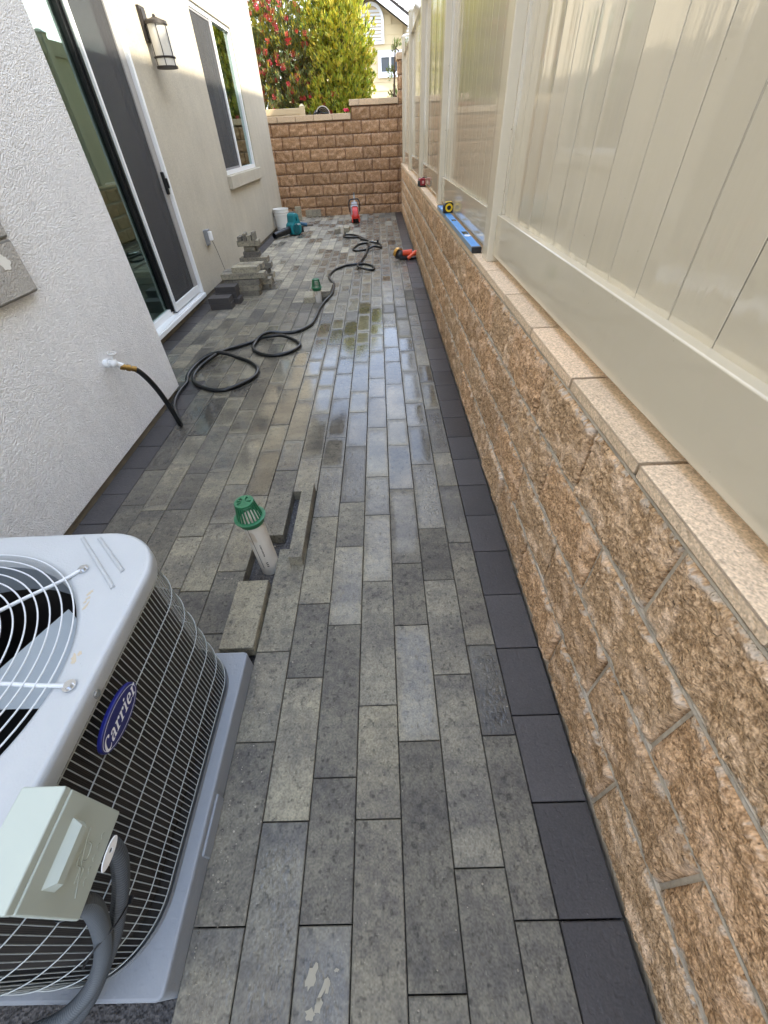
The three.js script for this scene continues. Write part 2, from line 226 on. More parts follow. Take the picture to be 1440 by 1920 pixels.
// ------------------------------------------------------------------ house
const house = thing('stucco_house', 'beige stucco house with white sliding door, window and a white stucco bay along the left', 'house', [-2.15, 0, -3.01]);
const HX = -2.15, HZ = -3.01, BX = -1.61;
const L = (g) => g.translate(-HX, 0, -HZ); // world metres to the house's own axes
function wallX(outline, holes, x, thick, m, name) { // wall whose face looks to +x; outline in (z, y)
  const s = poly(outline.map(([z, y]) => [-z, y])); for (const [z0, z1, y0, y1] of holes) s.holes.push(new THREE.Path([[-z0, y0], [-z1, y0], [-z1, y1], [-z0, y1]].map((p) => new THREE.Vector2(...p))));
  const g = extrude(s, thick).rotateY(Math.PI / 2).translate(x - thick, 0, 0); return mesh(name, L(g), m, house);
}
const DOOR = [-3.55, -5.40, .085, 2.5], WIN = [-7.58, -9.52, 1.05, 2.66];
wallX([[HZ + .2, .045], [-11.25, .045], [-11.25, 5.4], [HZ + .2, 5.4]], [[DOOR[0], DOOR[1], DOOR[2], DOOR[3]], [WIN[0], WIN[1], WIN[2], WIN[3]]], HX, .16, stuccoBeige, 'wall');
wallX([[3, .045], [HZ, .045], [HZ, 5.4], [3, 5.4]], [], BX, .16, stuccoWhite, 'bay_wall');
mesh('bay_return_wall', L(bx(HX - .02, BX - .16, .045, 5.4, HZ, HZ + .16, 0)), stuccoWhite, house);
mesh('end_wall', L(bx(-9, HX - .16, .045, 5.4, -11.25, -11.09, 0)), stuccoBeige, house);
mesh('foundation', L(merge([bx(HX - .3, HX - .017, -.15, .043, -11.24, HZ, 0), bx(BX - .3, BX - .018, -.15, .043, HZ + .015, 3, 0), bx(HX - .1, BX - .02, -.15, .043, HZ + .012, HZ + .1, 0)])), concrete, house);
{ const rf = mesh('roof', L(merge([bx(-9, HX + .45, 5.4, 5.5, -11.7, HZ + .1, 0), bx(-9, BX + .4, 5.4, 5.5, HZ + .1, 3, 0), T(bx(-4, 4, -.06, .06, -8, 7.4, 0), -5.1, 6.6, -4, 0, 0, -.33)])), rough('#6f5a4c', .9), house); mesh('fascia', L(merge([bx(HX + .45, HX + .48, 5.36, 5.52, -11.7, HZ + .1, 0), bx(BX + .4, BX + .43, 5.36, 5.52, HZ + .1, 3, 0)])).translate(0, 0, 0), whiteFrame, rf); }
{ // room behind the glass
  const dark = rough('#8d948d', .9), fl = rough('#6d8a84', .3);
  mesh('room_wall', L(merge([bx(-6, -5.9, .05, 2.7, -11, -3.2, 0), bx(-6, HX - .17, .05, 2.7, -3.2, -3.1, 0), bx(-6, HX - .17, .05, 2.7, -6.6, -6.5, 0), bx(-6, HX - .17, 2.7, 2.8, -11, -3.1, 0)])), dark, house);
  mesh('room_floor', L(bx(-6, HX - .17, 0, .06, -11, -3.1, 0)), fl, house);
}
const openFrame = (z0, z1, y0, y1, x0, x1, t, sillT = t) => [bx(x0, x1, y0, y0 + sillT, z1, z0), bx(x0, x1, y1 - t, y1, z1, z0), bx(x0, x1, y0 + sillT, y1 - t, z0 - t, z0), bx(x0, x1, y0 + sillT, y1 - t, z1, z1 + t)];
{ // sliding door
  const d = mesh('sliding_door', L(merge([...openFrame(DOOR[0], DOOR[1], DOOR[2] - .025, DOOR[3], HX - .12, HX + .018, .045, .05), bx(HX - .02, HX + .03, .06, .10, DOOR[1] - .01, DOOR[0])])), whiteFrame, house); // frame and sill
  const MZ = -4.60;
  mesh('fixed_pane', L(bx(HX - .085, HX - .079, .15, 2.45, MZ - .02, DOOR[0] - .05, 0)), glassPane, d);
  mesh('door_stile', L(merge([bx(HX - .10, HX - .052, .135, 2.45, MZ - .02, MZ + .045), bx(HX - .05, HX - .036, .135, 2.45, MZ - .0, MZ + .016)])), blackPl, d);
  mesh('fixed_rail', L(bx(HX - .10, HX - .055, .11, .165, MZ, DOOR[0] - .046)), whiteFrame, d);
  mesh('sliding_pane', L(bx(HX - .075, HX - .069, .18, 2.44, DOOR[1] + .05, MZ - .02, 0)), glassPane, d);
  const sf = mesh('screen_frame', L(merge([bx(HX - .034, HX - .010, .125, 2.45, MZ - .035, MZ - .004), bx(HX - .034, HX - .010, .125, .2, DOOR[1] + .05, MZ - .036), bx(HX - .034, HX - .010, 2.38, 2.45, DOOR[1] + .05, MZ - .036)])), whiteFrame, d);
  mesh('screen_stile', L(bx(HX - .034, HX - .012, .2, 2.38, DOOR[1] + .05, DOOR[1] + .15)), rough('#a3a19f', .5), d);
  mesh('insect_screen', L(bx(HX - .026, HX - .024, .2, 2.38, DOOR[1] + .15, MZ - .036, 0)), screenMat, d);
  mesh('door_handle', L(merge([bx(HX - .012, HX + .018, 1.04, 1.22, DOOR[1] + .085, DOOR[1] + .115, .008), bx(HX - .012, HX + .034, 1.09, 1.17, DOOR[1] + .078, DOOR[1] + .105, .008)])), blackPl, d);
}
{ // window, a screen over its nearer half
  const MZ = -8.52, w = mesh('window', L(merge([...openFrame(WIN[0], WIN[1], WIN[2], WIN[3], HX - .10, HX - .018, .05), bx(HX - .09, HX - .012, WIN[2] + .05, WIN[3] - .05, MZ - .03, MZ + .03)])), whiteFrame, house);
  mesh('fixed_pane', L(bx(HX - .06, HX - .055, WIN[2] + .05, WIN[3] - .05, WIN[1] + .05, MZ - .03, 0)), glassPane, w);
  mesh('sliding_pane', L(bx(HX - .075, HX - .07, WIN[2] + .05, WIN[3] - .05, MZ + .03, WIN[0] - .05, 0)), glassPane, w);
  mesh('insect_screen', L(bx(HX - .033, HX - .031, WIN[2] + .075, WIN[3] - .075, MZ + .055, WIN[0] - .075, 0)), screenMat, w);
  mesh('screen_frame', L(merge(openFrame(WIN[0] - .05, MZ + .03, WIN[2] + .05, WIN[3] - .05, HX - .04, HX - .026, .025))), rough('#8f8e90', .5), w);
  mesh('blind', L(bx(HX - .2, HX - .19, WIN[2], WIN[3], WIN[1], MZ, 0)), rough('#5b564a', .9), w);
  mesh('window_sill', L(bx(HX - .02, HX + .055, .895, WIN[2] - .004, WIN[1] - .10, WIN[0] + .03, .008)), stuccoBeige, house);
}
{ // trim round the bay window, its lower corner in view
  const tr = mesh('window_trim', L(merge([bx(BX - .02, BX + .03, .954, 1.16, -2.095, .2, .012), bx(BX - .02, BX + .0302, 1.1601, 2.6, -2.095, -1.89, .012)])), stuccoTan, house);
  const s = []; const r = rng(3); for (let i = 0; i < 18; i++) { const a = i / 18 * Math.PI * 2, k = .034 * (.7 + .5 * r()); s.push([1.985 + Math.cos(a) * k * 1.0, 1.09 + Math.sin(a) * k * .8]); }
  mesh('plaster_patch', L(extrude(poly(s), .003).rotateY(Math.PI / 2).translate(BX + .0285, 0, 0)), rough('#e9e7df', .9), tr);
}

// ------------------------------------------------------------------ walls of split-face block
const blockCache = new Map();
function blockGeo(w, h, nx, ny, variant, amp, tilt = 1) { // rough face towards +z, base plane z = 0
  const key = [w.toFixed(3), h.toFixed(3), nx, variant, amp].join(); if (blockCache.has(key)) return blockCache.get(key);
  const pos = [], uv = [], idx = [], r = rng(variant * 31 + 3), sx = r() * .6 + .1, sy = r() * .6 + .1, fu = r() < .5, fv = r() < .5, gx = (r() - .5) * amp * .7 * tilt, gy = (r() - .5) * amp * .7 * tilt;
  for (let j = 0; j <= ny; j++) for (let i = 0; i <= nx; i++) {
    const a = i / nx, b = j / ny, e = Math.min(a * w, (1 - a) * w, b * h, (1 - b) * h);
    const f = fbm(sx + a * .3, sy + b * .15, 24, 24, 5, variant + 2, .6), rim = smooth(e, 0, .013);
    const q = nx > 40 ? (vnoise(sx + a * .3, sy + b * .15, 210, 210, variant) - .5) * .0042 + (vnoise(sx + a * .3, sy + b * .15, 110, 110, variant + 5) - .5) * .0045 : 0;
    const z = rim * (amp * .55 + q + (f - .45) * amp * 1.9 + gx * (a - .5) + gy * (b - .5)) - (1 - rim) * .002 * (f);
    pos.push((a - .5) * w, (b - .5) * h, z); uv.push((fu ? 1 - a : a), (fv ? 1 - b : b));
  }
  const at = (i, j) => j * (nx + 1) + i;
  for (let j = 0; j < ny; j++) for (let i = 0; i < nx; i++) idx.push(at(i, j), at(i + 1, j), at(i + 1, j + 1), at(i, j), at(i + 1, j + 1), at(i, j + 1));
  // sides run back into the mortar
  const ring = []; for (let i = 0; i < nx; i++) ring.push([i, 0]); for (let j = 0; j < ny; j++) ring.push([nx, j]); for (let i = nx; i > 0; i--) ring.push([i, ny]); for (let j = ny; j > 0; j--) ring.push([0, j]);
  const base = pos.length / 3; for (const [i, j] of ring) { const p = at(i, j) * 3; pos.push(pos[p], pos[p + 1], -.06); uv.push(uv[at(i, j) * 2], uv[at(i, j) * 2 + 1]); }
  ring.forEach(([i, j], n) => { const m = (n + 1) % ring.length, [p, q] = ring[m]; idx.push(at(i, j), base + n, base + m, at(i, j), base + m, at(p, q)); });
  let g = new THREE.BufferGeometry(); g.setAttribute('position', new THREE.Float32BufferAttribute(pos, 3)); g.setAttribute('uv', new THREE.Float32BufferAttribute(uv, 2)); g.setIndex(idx); g.computeVertexNormals();
  blockCache.set(key, g); return g;
}
{
  const WX = .5455, wall = thing('block_wall', 'low tan split face block wall with flat caps carrying the vinyl fence', 'block wall', [WX, 0, 0]);
  const r = rng(77);
  mesh('mortar_core', uvBox(bx(.003, .30, -.15, .856, -12.04, 1.2, 0)), mortar, wall);
  const rows = [[.004, .2085, -.277], [.2175, .419, -.08], [.428, .6295, -.29], [.6385, .845, -.495]];
  for (const y of [.213, .4235, .634, .8505]) { const o = mesh('bed_joint', uvBox(bx(-.0055, .02, y - .0065, y + .0065, -12.03, 1.2, .002)), mortar, wall); o.name = numbered('bed_joint'); }
  rows.forEach(([y0, y1, ph], row) => {
    for (let z = ph + .41 * 3; z > -12; z -= .41) {
      const z1 = Math.max(z - .41, -12.035), w = Math.min(z, 1.15) - z1 - .011; if (w < .05) continue;
      const near = z > -4.5, o = mesh('block', blockGeo(w, y1 - y0, z > -2.4 ? 84 : near ? 46 : 14, z > -2.4 ? 42 : near ? 24 : 8, Math.floor(r() * 9), .0145), blockMats[Math.floor(r() * blockMats.length)], wall); o.name = numbered('block');
      o.position.set(-.0 - r() * .003, (y0 + y1) / 2, (Math.min(z, 1.15) + z1) / 2); o.rotation.y = -Math.PI / 2;
    }
  });
  for (let z = -1.105 + .41 * 5; z > -12; z -= .41) { const z1 = Math.max(z - .41, -12.03), o = mesh('cap', bx(-.0125 - r() * .002, .30, .858, .893 + (r() - .5) * .002, z1 + .004, z - .004, .006), capMats[Math.floor(r() * 3)], wall); uvBox(o.geometry, r() * 3, r() * 3); o.name = numbered('cap'); }
}
{
  const BZ = -12.05, wall = thing('block_wall', 'tall brown split face block wall closing the far end, stepped up on its right', 'block wall', [0, 0, BZ]);
  const r = rng(78);
  mesh('mortar_core', merge([uvBox(bx(-3.3, -.52, -.15, 1.636, -.25, -.004, 0)), uvBox(bx(-.5195, .55, -.15, 1.836, -.25, -.0045, 0))]), mortarDark, wall);
  for (let k = -1; k < 8; k++) {
    const y0 = .16 + .2083 * k + .004, y1 = .16 + .2083 * (k + 1) - .004, off = k % 2 === 0 ? .083 : .278;
    for (let x = off + .39 * 2; x > -3.4; x -= .39) {
      let x0 = x - .39, x1 = x; x1 = Math.min(x1, .543); if (k === 7) x0 = Math.max(x0, -.52); if (x1 - x0 < .06 || x1 < -3.2) continue;
      if (y1 < .01) continue; const Y0 = Math.max(y0, -.06);
      const o = mesh('block', blockGeo(x1 - x0 - .009, y1 - Y0, 14, 8, Math.floor(r() * 9) + 20, .030), backBlockMats[Math.floor(r() * backBlockMats.length)], wall); o.name = numbered('block'); o.position.set((x0 + x1) / 2, (Y0 + y1) / 2, 0);
    }
  }
  for (let x = -.53; x > -3.3; x -= .39) { const o = mesh('cap', bx(x - .386, x - .004, 1.642, 1.738, -.29, .03, .008), capMats[Math.floor(r() * 3)], wall); o.name = numbered('cap'); }
  for (const [a, b] of [[-.54, -.335], [-.331, .075], [.079, .482]]) { const o = mesh('cap', bx(a, b, 1.842, 1.935, -.29, .03, .008), capMats[Math.floor(r() * 3)], wall); o.name = numbered('cap'); }
  const pl = thing('block_pillar', 'tall narrow brown block pillar with a cap between the far wall and the fence', 'pillar', [.7, 0, BZ - .15]);
  mesh('mortar_core', bx(-.205, .2, -.15, 2.45, -.2, .158, 0), mortarDark, pl);
  for (let k = 0; k < 12; k++) { const o = mesh('block', blockGeo(.40, .2, 14, 8, k % 9 + 20, .018), backBlockMats[(k * 5) % 12], pl); o.name = numbered('block'); o.position.set(0, .06 + .2083 * k, .163); const q = mesh('block', blockGeo(.34, .2, 14, 8, k % 9 + 20, .018), backBlockMats[(k * 7) % 12], pl); q.name = numbered('block'); q.position.set(-.205, .06 + .2083 * k, -.02); q.rotation.y = -Math.PI / 2; }
  mesh('cap', bx(-.24, .24, 2.455, 2.55, -.23, .20, .008), capMats[1], pl);
}

// ------------------------------------------------------------------ vinyl fence on the low wall
{
  const f = thing('vinyl_fence', 'tall glossy almond vinyl privacy fence standing on the low block wall', 'fence', [.6, .893, 0]);
  const PZ = []; for (let i = 0; i < 7; i++) PZ.push(2.19 - 2.35 * i); // near face of each post
  const r = rng(12);
  for (const z of PZ) {
    const p = mesh('post', bx(-.035, .092, 0, 1.83, z - .127, z, .006), vinylPost, f); p.name = numbered('post'); uvBox(p.geometry, r(), r());
    const s = T(new THREE.CylinderGeometry(.03, .098, .035, 4, 1).rotateY(Math.PI / 4), .0285, 1.863, z - .0635); mesh('post_cap', merge([s, bx(-.043, .10, 1.828, 1.848, z - .135, z + .008, .003)]), vinylPost, p);
    const sc = []; if (z > -6) for (const y of [.12, .3, .52, .9]) sc.push(cyl(.003, .003, .003, 8, .0 + r() * .02, y, z + .001, Math.PI / 2)); each('screw_hole', sc, rough('#8d8470', .6), p);
  }
  for (let i = 0; i + 1 < PZ.length; i++) {
    const a = PZ[i] - .127, b = PZ[i + 1]; const R = (y0, y1) => { const g = bx(-.006, .063, y0, y1, b, a, .005); return uvBox(g, r(), r()); };
    let o = mesh('bottom_rail', R(.031, .209), vinylRail, f); o.name = numbered('bottom_rail'); o = mesh('top_rail', R(1.61, 1.79), vinylRail, f); o.name = numbered('top_rail');
    each('edge_channel', [bx(.012, .045, .209, 1.61, a - .022, a, .002), bx(.012, .045, .209, 1.61, b, b + .022, .002)], vinylRail, f);
    for (let z = a - .006; z > b + .03; z -= .16) { const z1 = Math.max(z - .16, b + .004); const g = new RoundedBoxGeometry(.022, 1.41, z - z1 - .0016, 1, .0022); T(g, .036, .91, (z + z1) / 2, 0, (r() - .5) * .010, 0); uvBox(g, r() * 4, r() * 3); const q = mesh('board', g, vinylBoard, f); q.name = numbered('board'); }
  }
}

// ------------------------------------------------------------------ wall lamp, outlet, tap
{
  const t = thing('wall_lamp', 'dark bronze wall lantern with frosted half round glass above the sliding door edge', 'wall lamp', [HX, 2.135, -5.96]);
  const bronze = rough('#37322f', .55, { metalness: .3 });
  mesh('back_plate', merge([bx(0, .028, -.0, .225, -.065, .065, .004), bx(.026, .036, .02, .205, -.048, .048, .003)]), bronze, t);
  mesh('arm', merge([rod([.03, .135, 0], [.09, .135, 0], .014, 10), rod([.03, .11, 0], [.08, .12, 0], .010, 8)]), bronze, t);
  const half = (r0, r1, y, h) => T(new THREE.CylinderGeometry(r1, r0, h, 28), .12, y, 0);
  mesh('lamp_top', merge([half(.102, .098, .118, .022), half(.098, .05, .137, .016), half(.05, .018, .15, .012), T(new THREE.SphereGeometry(.014, 12, 8), .12, .162, 0)]), bronze, t);
  mesh('lamp_glass', T(new THREE.CylinderGeometry(.090, .090, .27, 32, 1, true), .12, -.025, 0), new THREE.MeshPhysicalMaterial({ color: lin(.80, .78, .72), roughness: .5, transmission: .25, thickness: 0 }), t);
  const cage = [half(.099, .099, -.165, .016), new THREE.TorusGeometry(.093, .008, 6, 32).rotateX(Math.PI / 2).translate(.12, -.10, 0)];
  for (let i = 0; i < 6; i++) { const a = i / 6 * Math.PI * 2 + .25; cage.push(rod([.12 + Math.cos(a) * .094, -.16, Math.sin(a) * .094], [.12 + Math.cos(a) * .094, .112, Math.sin(a) * .094], .0035)); }
  mesh('lamp_cage', merge(cage), bronze, t);
  const o = thing('outlet_box', 'grey weatherproof outlet box with a white adapter plugged in on the beige wall', 'outlet', [HX, .55, -6.02]);
  const gp = rough('#8e9194', .5);
  mesh('box_cover', merge([bx(0, .022, -.075, .085, -.06, .055, .006), bx(.02, .05, -.06, .08, .03, .058, .006), bx(.02, .05, .07, .088, -.058, .058, .004)]), gp, o);
  mesh('adapter', bx(.022, .075, -.03, .062, -.05, .008, .008), white, o);
  mesh('cord', tube([[.06, -.03, -.02], [.07, -.12, -.05], [.075, -.25, -.10], [.09, -.38, -.12], [.16, -.5, -.05], [.25, -.535, .1]], .0035, 40, 6), rough('#4a4744', .5), o);
  const b = thing('hose_tap', 'white painted hose tap on the white bay wall', 'tap', [BX, .515, -2.32]);
  mesh('tap_body', merge([cyl(.026, .022, .03, 16, .012, 0, 0, 0, 0, Math.PI / 2), cyl(.017, .017, .06, 14, .035, 0, 0, 0, 0, Math.PI / 2), T(new THREE.SphereGeometry(.023, 14, 10), .05, 0, 0), rod([.05, 0, 0], [.075, -.03, -.03], .016, 12), rod([.05, .01, 0], [.06, .045, -.005], .009, 10)]), rough('#e6e8e8', .5), b);
  mesh('handle', merge([T(new THREE.TorusGeometry(.022, .0045, 6, 20).rotateX(Math.PI / 2), .062, .055, -.005, 0, 0, -.2), rod([.045, .055, -.02], [.08, .05, .01], .004), rod([.045, .055, .01], [.08, .05, -.02], .004)]), rough('#c6c3bc', .5), b);
}

// ------------------------------------------------------------------ air conditioner on its pad, disconnect box, conduits
const AC = [-.962, .075, -.343];
{
  const pad = thing('equipment_pad', 'grey plastic pad under the air conditioner', 'pad', [AC[0], 0, -.33]);
  const padM = rough('#8b9096', .55, { bumpMap: paverBump, bumpScale: .0004 });
  const pw = .43, pd = .405, s = new THREE.Shape(); s.moveTo(-pw + .02, -pd); s.lineTo(pw - .02, -pd); s.quadraticCurveTo(pw, -pd, pw, -pd + .02); s.lineTo(pw, pd - .02); s.quadraticCurveTo(pw, pd, pw - .02, pd); s.lineTo(-pw + .02, pd); s.quadraticCurveTo(-pw, pd, -pw, pd - .02); s.lineTo(-pw, -pd + .02); s.quadraticCurveTo(-pw, -pd, -pw + .02, -pd);
  mesh('pad_slab', uvBox(extrude(s, .115, .007).rotateX(-Math.PI / 2).translate(0, -.04, 0)), padM, pad);
  mesh('pad_rim', bx(pw - .004, pw + .006, .0, .055, .02, .16, .004), padM, pad);

  const ac = thing('air_conditioner', 'grey outdoor air conditioning unit with round fan grille and blue oval badge', 'air conditioner', AC);
  const paint = new THREE.MeshPhysicalMaterial({ color: lin(.46, .485, .505), map: colorTex(512, 512, (u, v) => { const a = fbm(u, v, 5, 5, 6, 44), d = vnoise(u, v, 130, 130, 6), k = .90 + a * .16 - (d > .985 ? .22 : 0); return [k * .985, k * .98, k * .965]; }, [.7, .7]),  roughness: .42, clearcoat: .15, bumpMap: heightTex(256, 256, (u, v) => vnoise(u, v, 110, 110, 3), [.25, .25]), bumpScale: .0003 });
  const S = .397, R = .155, H0 = .003, H1 = .632; // half width, corner radius, bottom, top of lid
  const rsq = (half, rad, path = new THREE.Shape()) => { path.moveTo(half - rad, -half); path.absarc(half - rad, -half + rad, rad, -Math.PI / 2, 0); path.absarc(half - rad, half - rad, rad, 0, Math.PI / 2); path.absarc(-half + rad, half - rad, rad, Math.PI / 2, Math.PI); path.absarc(-half + rad, -half + rad, rad, Math.PI, Math.PI * 1.5); path.closePath(); return path; };
  const ring = (half, rad, n = 28) => { const pts = []; const p = rsq(half, rad); return p.getSpacedPoints(n); };
  // lid: a skin lofted over rings from the fan opening to the flange
  const FR = .326, N = 160, lofts = [];
  const sq = rsq(S, R).getSpacedPoints(N).slice(0, N), ang = sq.map((p) => Math.atan2(p.y, p.x));
  const sqAt = (half, rad) => rsq(half, rad).getSpacedPoints(N).slice(0, N);
  const layer = [];
  const circ = (r, y) => ang.map((a) => V(Math.cos(a) * r, y, Math.sin(a) * r));
  layer.push(circ(FR - .012, H1 - .030), circ(FR - .008, H1 - .012), circ(FR, H1 - .003), circ(FR + .008, H1));
  for (const k of [.35, .7]) layer.push(sq.map((p, i) => V(lerp(Math.cos(ang[i]) * (FR + .008), p.x * .955, k), H1, lerp(Math.sin(ang[i]) * (FR + .008), p.y * .955, k))));
  for (const [d, y] of [[.014, 0], [.009, -.0008], [.0045, -.003], [.0012, -.0075], [0, -.013], [0, -.038], [.004, -.041]]) layer.push(sqAt(S - d, R - d).map((p) => V(p.x, H1 + y, p.y)));
  const pos = [], idx = []; layer.forEach((l) => l.forEach((p) => pos.push(p.x, p.y, p.z)));
  for (let j = 0; j + 1 < layer.length; j++) for (let i = 0; i < N; i++) { const a = j * N + i, b = j * N + (i + 1) % N; idx.push(a, b + N, b, a, a + N, b + N); }
  let lg = new THREE.BufferGeometry(); lg.setAttribute('position', new THREE.Float32BufferAttribute(pos, 3)); lg.setIndex(idx); lg.computeVertexNormals(); uvBox(lg);
  const ribs = []; for (const [a, b] of [[[.18, -.375], [.335, -.215]], [[.225, -.372], [.335, -.262]]]) for (const [sx, sz] of [[1, 1], [-1, 1], [1, -1]]) ribs.push(rod([a[0] * sx, H1 + .0005, a[1] * sz], [b[0] * sx, H1 + .0005, b[1] * sz], .0048, 8));
  const lid = mesh('cabinet_top', lg, new THREE.MeshPhysicalMaterial().copy(paint), ac); lid.material.side = THREE.DoubleSide; each('stiffening_rib', ribs, paint, ac);
  const st = [], rs = rng(8); const stain = (x, z, w, h, rot) => { const q = []; for (let i = 0; i < 16; i++) { const a = i / 16 * Math.PI * 2, k = .5 + rs() * .8; const X = Math.cos(a) * w * k, Z = Math.sin(a) * h * k; q.push([x + X * Math.cos(rot) - Z * Math.sin(rot), -(z + X * Math.sin(rot) + Z * Math.cos(rot))]); } st.push(extrude(poly(q), .0004).rotateX(-Math.PI / 2).translate(0, H1, 0)); };
  stain(.288, -.205, .0045, .010, .35); stain(.291, -.190, .004, .006, .4); stain(.297, -.170, .0035, .011, .2); stain(.289, -.180, .003, .005, .3); stain(.338, -.045, .005, .013, -.45); stain(.343, -.058, .004, .006, -.3);
  each('stain', st, rough('#b9ad97', .8), ac);
  const scr = (x, y, z, ax) => [T(new THREE.CylinderGeometry(.0065, .0065, .005, 6), x, y, z, 0, 0, ax), T(new THREE.CylinderGeometry(.0085, .0085, .0015, 14), x, y, z, 0, 0, ax)];
  each('screw', [merge(scr(S + .001, H1 - .027, .01, Math.PI / 2)), merge(scr(S + .001, H1 - .027, .2, Math.PI / 2)), merge(scr(.33, H1 - .027, -.345, Math.PI / 2))], chrome, ac);
  // fan guard: rings on spokes
  const gw = [], wireM = rough('#cfd3d6', .35);
  for (let i = 0; i < 14; i++) { const r = FR - .004 - i * .0205; if (r < .05) break; const y = H1 + .006 + .028 * (1 - (r / FR) ** 2); gw.push(T(new THREE.TorusGeometry(r, .0017, 6, 96).rotateX(Math.PI / 2), 0, y, 0)); }
  const spokes = [], ears = []; for (const a of [-.85, .02, 1.25, 2.3, 3.16, 4.1]) { const c = Math.cos(a), s = Math.sin(a); const at = (r) => V(c * r, H1 + .003 + .026 * (1 - Math.min(1, r / FR) ** 2), s * r); spokes.push(tube([at(.04), at(.15), at(.25), at(FR - .01), V(c * (FR + .03), H1 + .004, s * (FR + .03))], .0042, 24, 8)); ears.push(T(new THREE.CylinderGeometry(.012, .012, .004, 20), c * (FR + .035), H1 + .003, s * (FR + .035)), T(new THREE.CylinderGeometry(.0075, .0075, .009, 6), c * (FR + .035), H1 + .005, s * (FR + .035))); }
  const guard = new THREE.Group(); guard.name = 'fan_guard'; ac.add(guard); each('guard_ring', gw, wireM, guard); each('guard_spoke', spokes, wireM, guard); each('guard_bolt', ears, chrome, guard);
  // fan below
  const fan = mesh('fan', merge([T(new THREE.CylinderGeometry(.085, .085, .07, 24), 0, H1 - .15, 0)]), rough('#8d959b', .6), ac);
  for (let i = 0; i < 3; i++) { const sh = new THREE.Shape(); sh.absarc(0, 0, .29, -.34, .52, false); sh.absarc(0, 0, .06, .35, -.2, true); const g = T(extrude(sh, .004, 0, 20).rotateX(-Math.PI / 2), 0, 0, 0, .0, 0, 0); g.applyMatrix4(new THREE.Matrix4().makeRotationX(.32)); g.rotateY(i * Math.PI * 2 / 3 + .40).translate(0, H1 - .135, 0); const b = mesh('fan_blade', g, rough('#9ca5aa', .55, { side: THREE.DoubleSide }), fan); }
  mesh('shroud', new THREE.CylinderGeometry(.322, .322, .10, 48, 1, true).translate(0, H1 - .08, 0), rough('#7f868c', .6, { side: THREE.DoubleSide }), ac);
  // coil inside, dark, with fine upright fins
  const coilShape = (half, rad) => { const s = rsq(half, rad); return s; };
  const coilM = new THREE.MeshStandardMaterial({ map: colorTex(1024, 128, (u, v) => { const f = (u * 220) % 1 < .45 ? 1 : .35, n = fbm(u, v, 30, 6, 3, 5), k = f * (.6 + n * .8); return [.05 * k, .043 * k, .038 * k]; }, [.7, .7]), roughness: .6, metalness: .2, side: THREE.DoubleSide });
  const skirt = (half, rad, y0, y1, n = 120) => { const p = rsq(half, rad).getSpacedPoints(n), P = [], U = [], I = []; let d = 0; p.forEach((q, i) => { if (i) d += q.distanceTo(p[i - 1]); P.push(q.x, y0, q.y, q.x, y1, q.y); U.push(d, y0, d, y1); if (i < p.length - 1) I.push(i * 2, i * 2 + 1, i * 2 + 2, i * 2 + 1, i * 2 + 3, i * 2 + 2); }); const g = new THREE.BufferGeometry(); g.setAttribute('position', new THREE.Float32BufferAttribute(P, 3)); g.setAttribute('uv', new THREE.Float32BufferAttribute(U, 2)); g.setIndex(I); g.computeVertexNormals(); return g; };
  mesh('coil', skirt(S - .035, R - .03, .04, H1 - .035), coilM, ac);
  mesh('coil_floor', extrude(rsq(S - .036, R - .03), .01).rotateX(-Math.PI / 2).translate(0, .03, 0), rough('#24211f', .9), ac);
  const galv = rough('#b3b9b8', .42, { metalness: .35 });
  mesh('coil_shelf', extrude(rsq(S - .012, R), .003).rotateX(-Math.PI / 2).translate(0, .012, 0), rough('#2b2927', .9), ac);
  mesh('base_pan', merge([skirt(S - .002, R, H0, .026), skirt(S - .009, R - .005, H0, .027)]), rough('#85898c', .5, { side: THREE.DoubleSide, metalness: .3 }), ac);
  // wire guard round the coil
  const rods = [], gp = rsq(S - .007, R - .004).getSpacedPoints(228); for (let i = 0; i < 228; i++) { const q = gp[i], inw = .985; rods.push(rod([q.x, .036, q.y], [q.x, H1 - .046, q.y], .00105, 5), T(new THREE.SphereGeometry(.0022, 5, 4), q.x * 1.001, H1 - .045, q.y * 1.001)); }
  mesh('coil_guard', merge(rods), galv, ac).userData.kind = 'stuff';
  const hoops = []; for (let k = 0; k < 7; k++) { const y = .042 + k * .0905; hoops.push(tube(rsq(S - .0045, R - .003).getSpacedPoints(100).slice(0, 100).map((q) => V(q.x, y, q.y)), .0014, 260, 5, true)); }
  each('guard_hoop', hoops, galv, ac);
  // badge
  const cv = document.createElement('canvas'); cv.width = 512; cv.height = 256; const c = cv.getContext('2d'); c.fillStyle = '#1c2169'; c.fillRect(0, 0, 512, 256); c.strokeStyle = '#e9ebf5'; c.lineWidth = 5; c.beginPath(); c.ellipse(256, 128, 238, 106, 0, 0, 7); c.stroke(); c.fillStyle = '#f4f5fa'; c.font = 'italic bold 128px serif'; c.textAlign = 'center'; c.textBaseline = 'middle'; c.save(); c.transform(1, 0, -.22, 1, 26, 0); c.fillText('Carrier', 252, 128); c.restore();
  const bt = new THREE.CanvasTexture(cv); bt.colorSpace = THREE.SRGBColorSpace;
  const bs = new THREE.Shape(); bs.absellipse(0, 0, .068, .036, 0, Math.PI * 2); const bg = extrude(bs, .006, .0015, 40); { const p = bg.attributes.position, uv = bg.attributes.uv; for (let i = 0; i < p.count; i++) uv.setXY(i, p.getX(i) / .136 + .5, p.getY(i) / .072 + .5); }
  mesh('badge', bg.rotateY(Math.PI / 2).translate(S + .002, .522, .020), new THREE.MeshPhysicalMaterial({ map: bt, roughness: .3 }), ac);
}
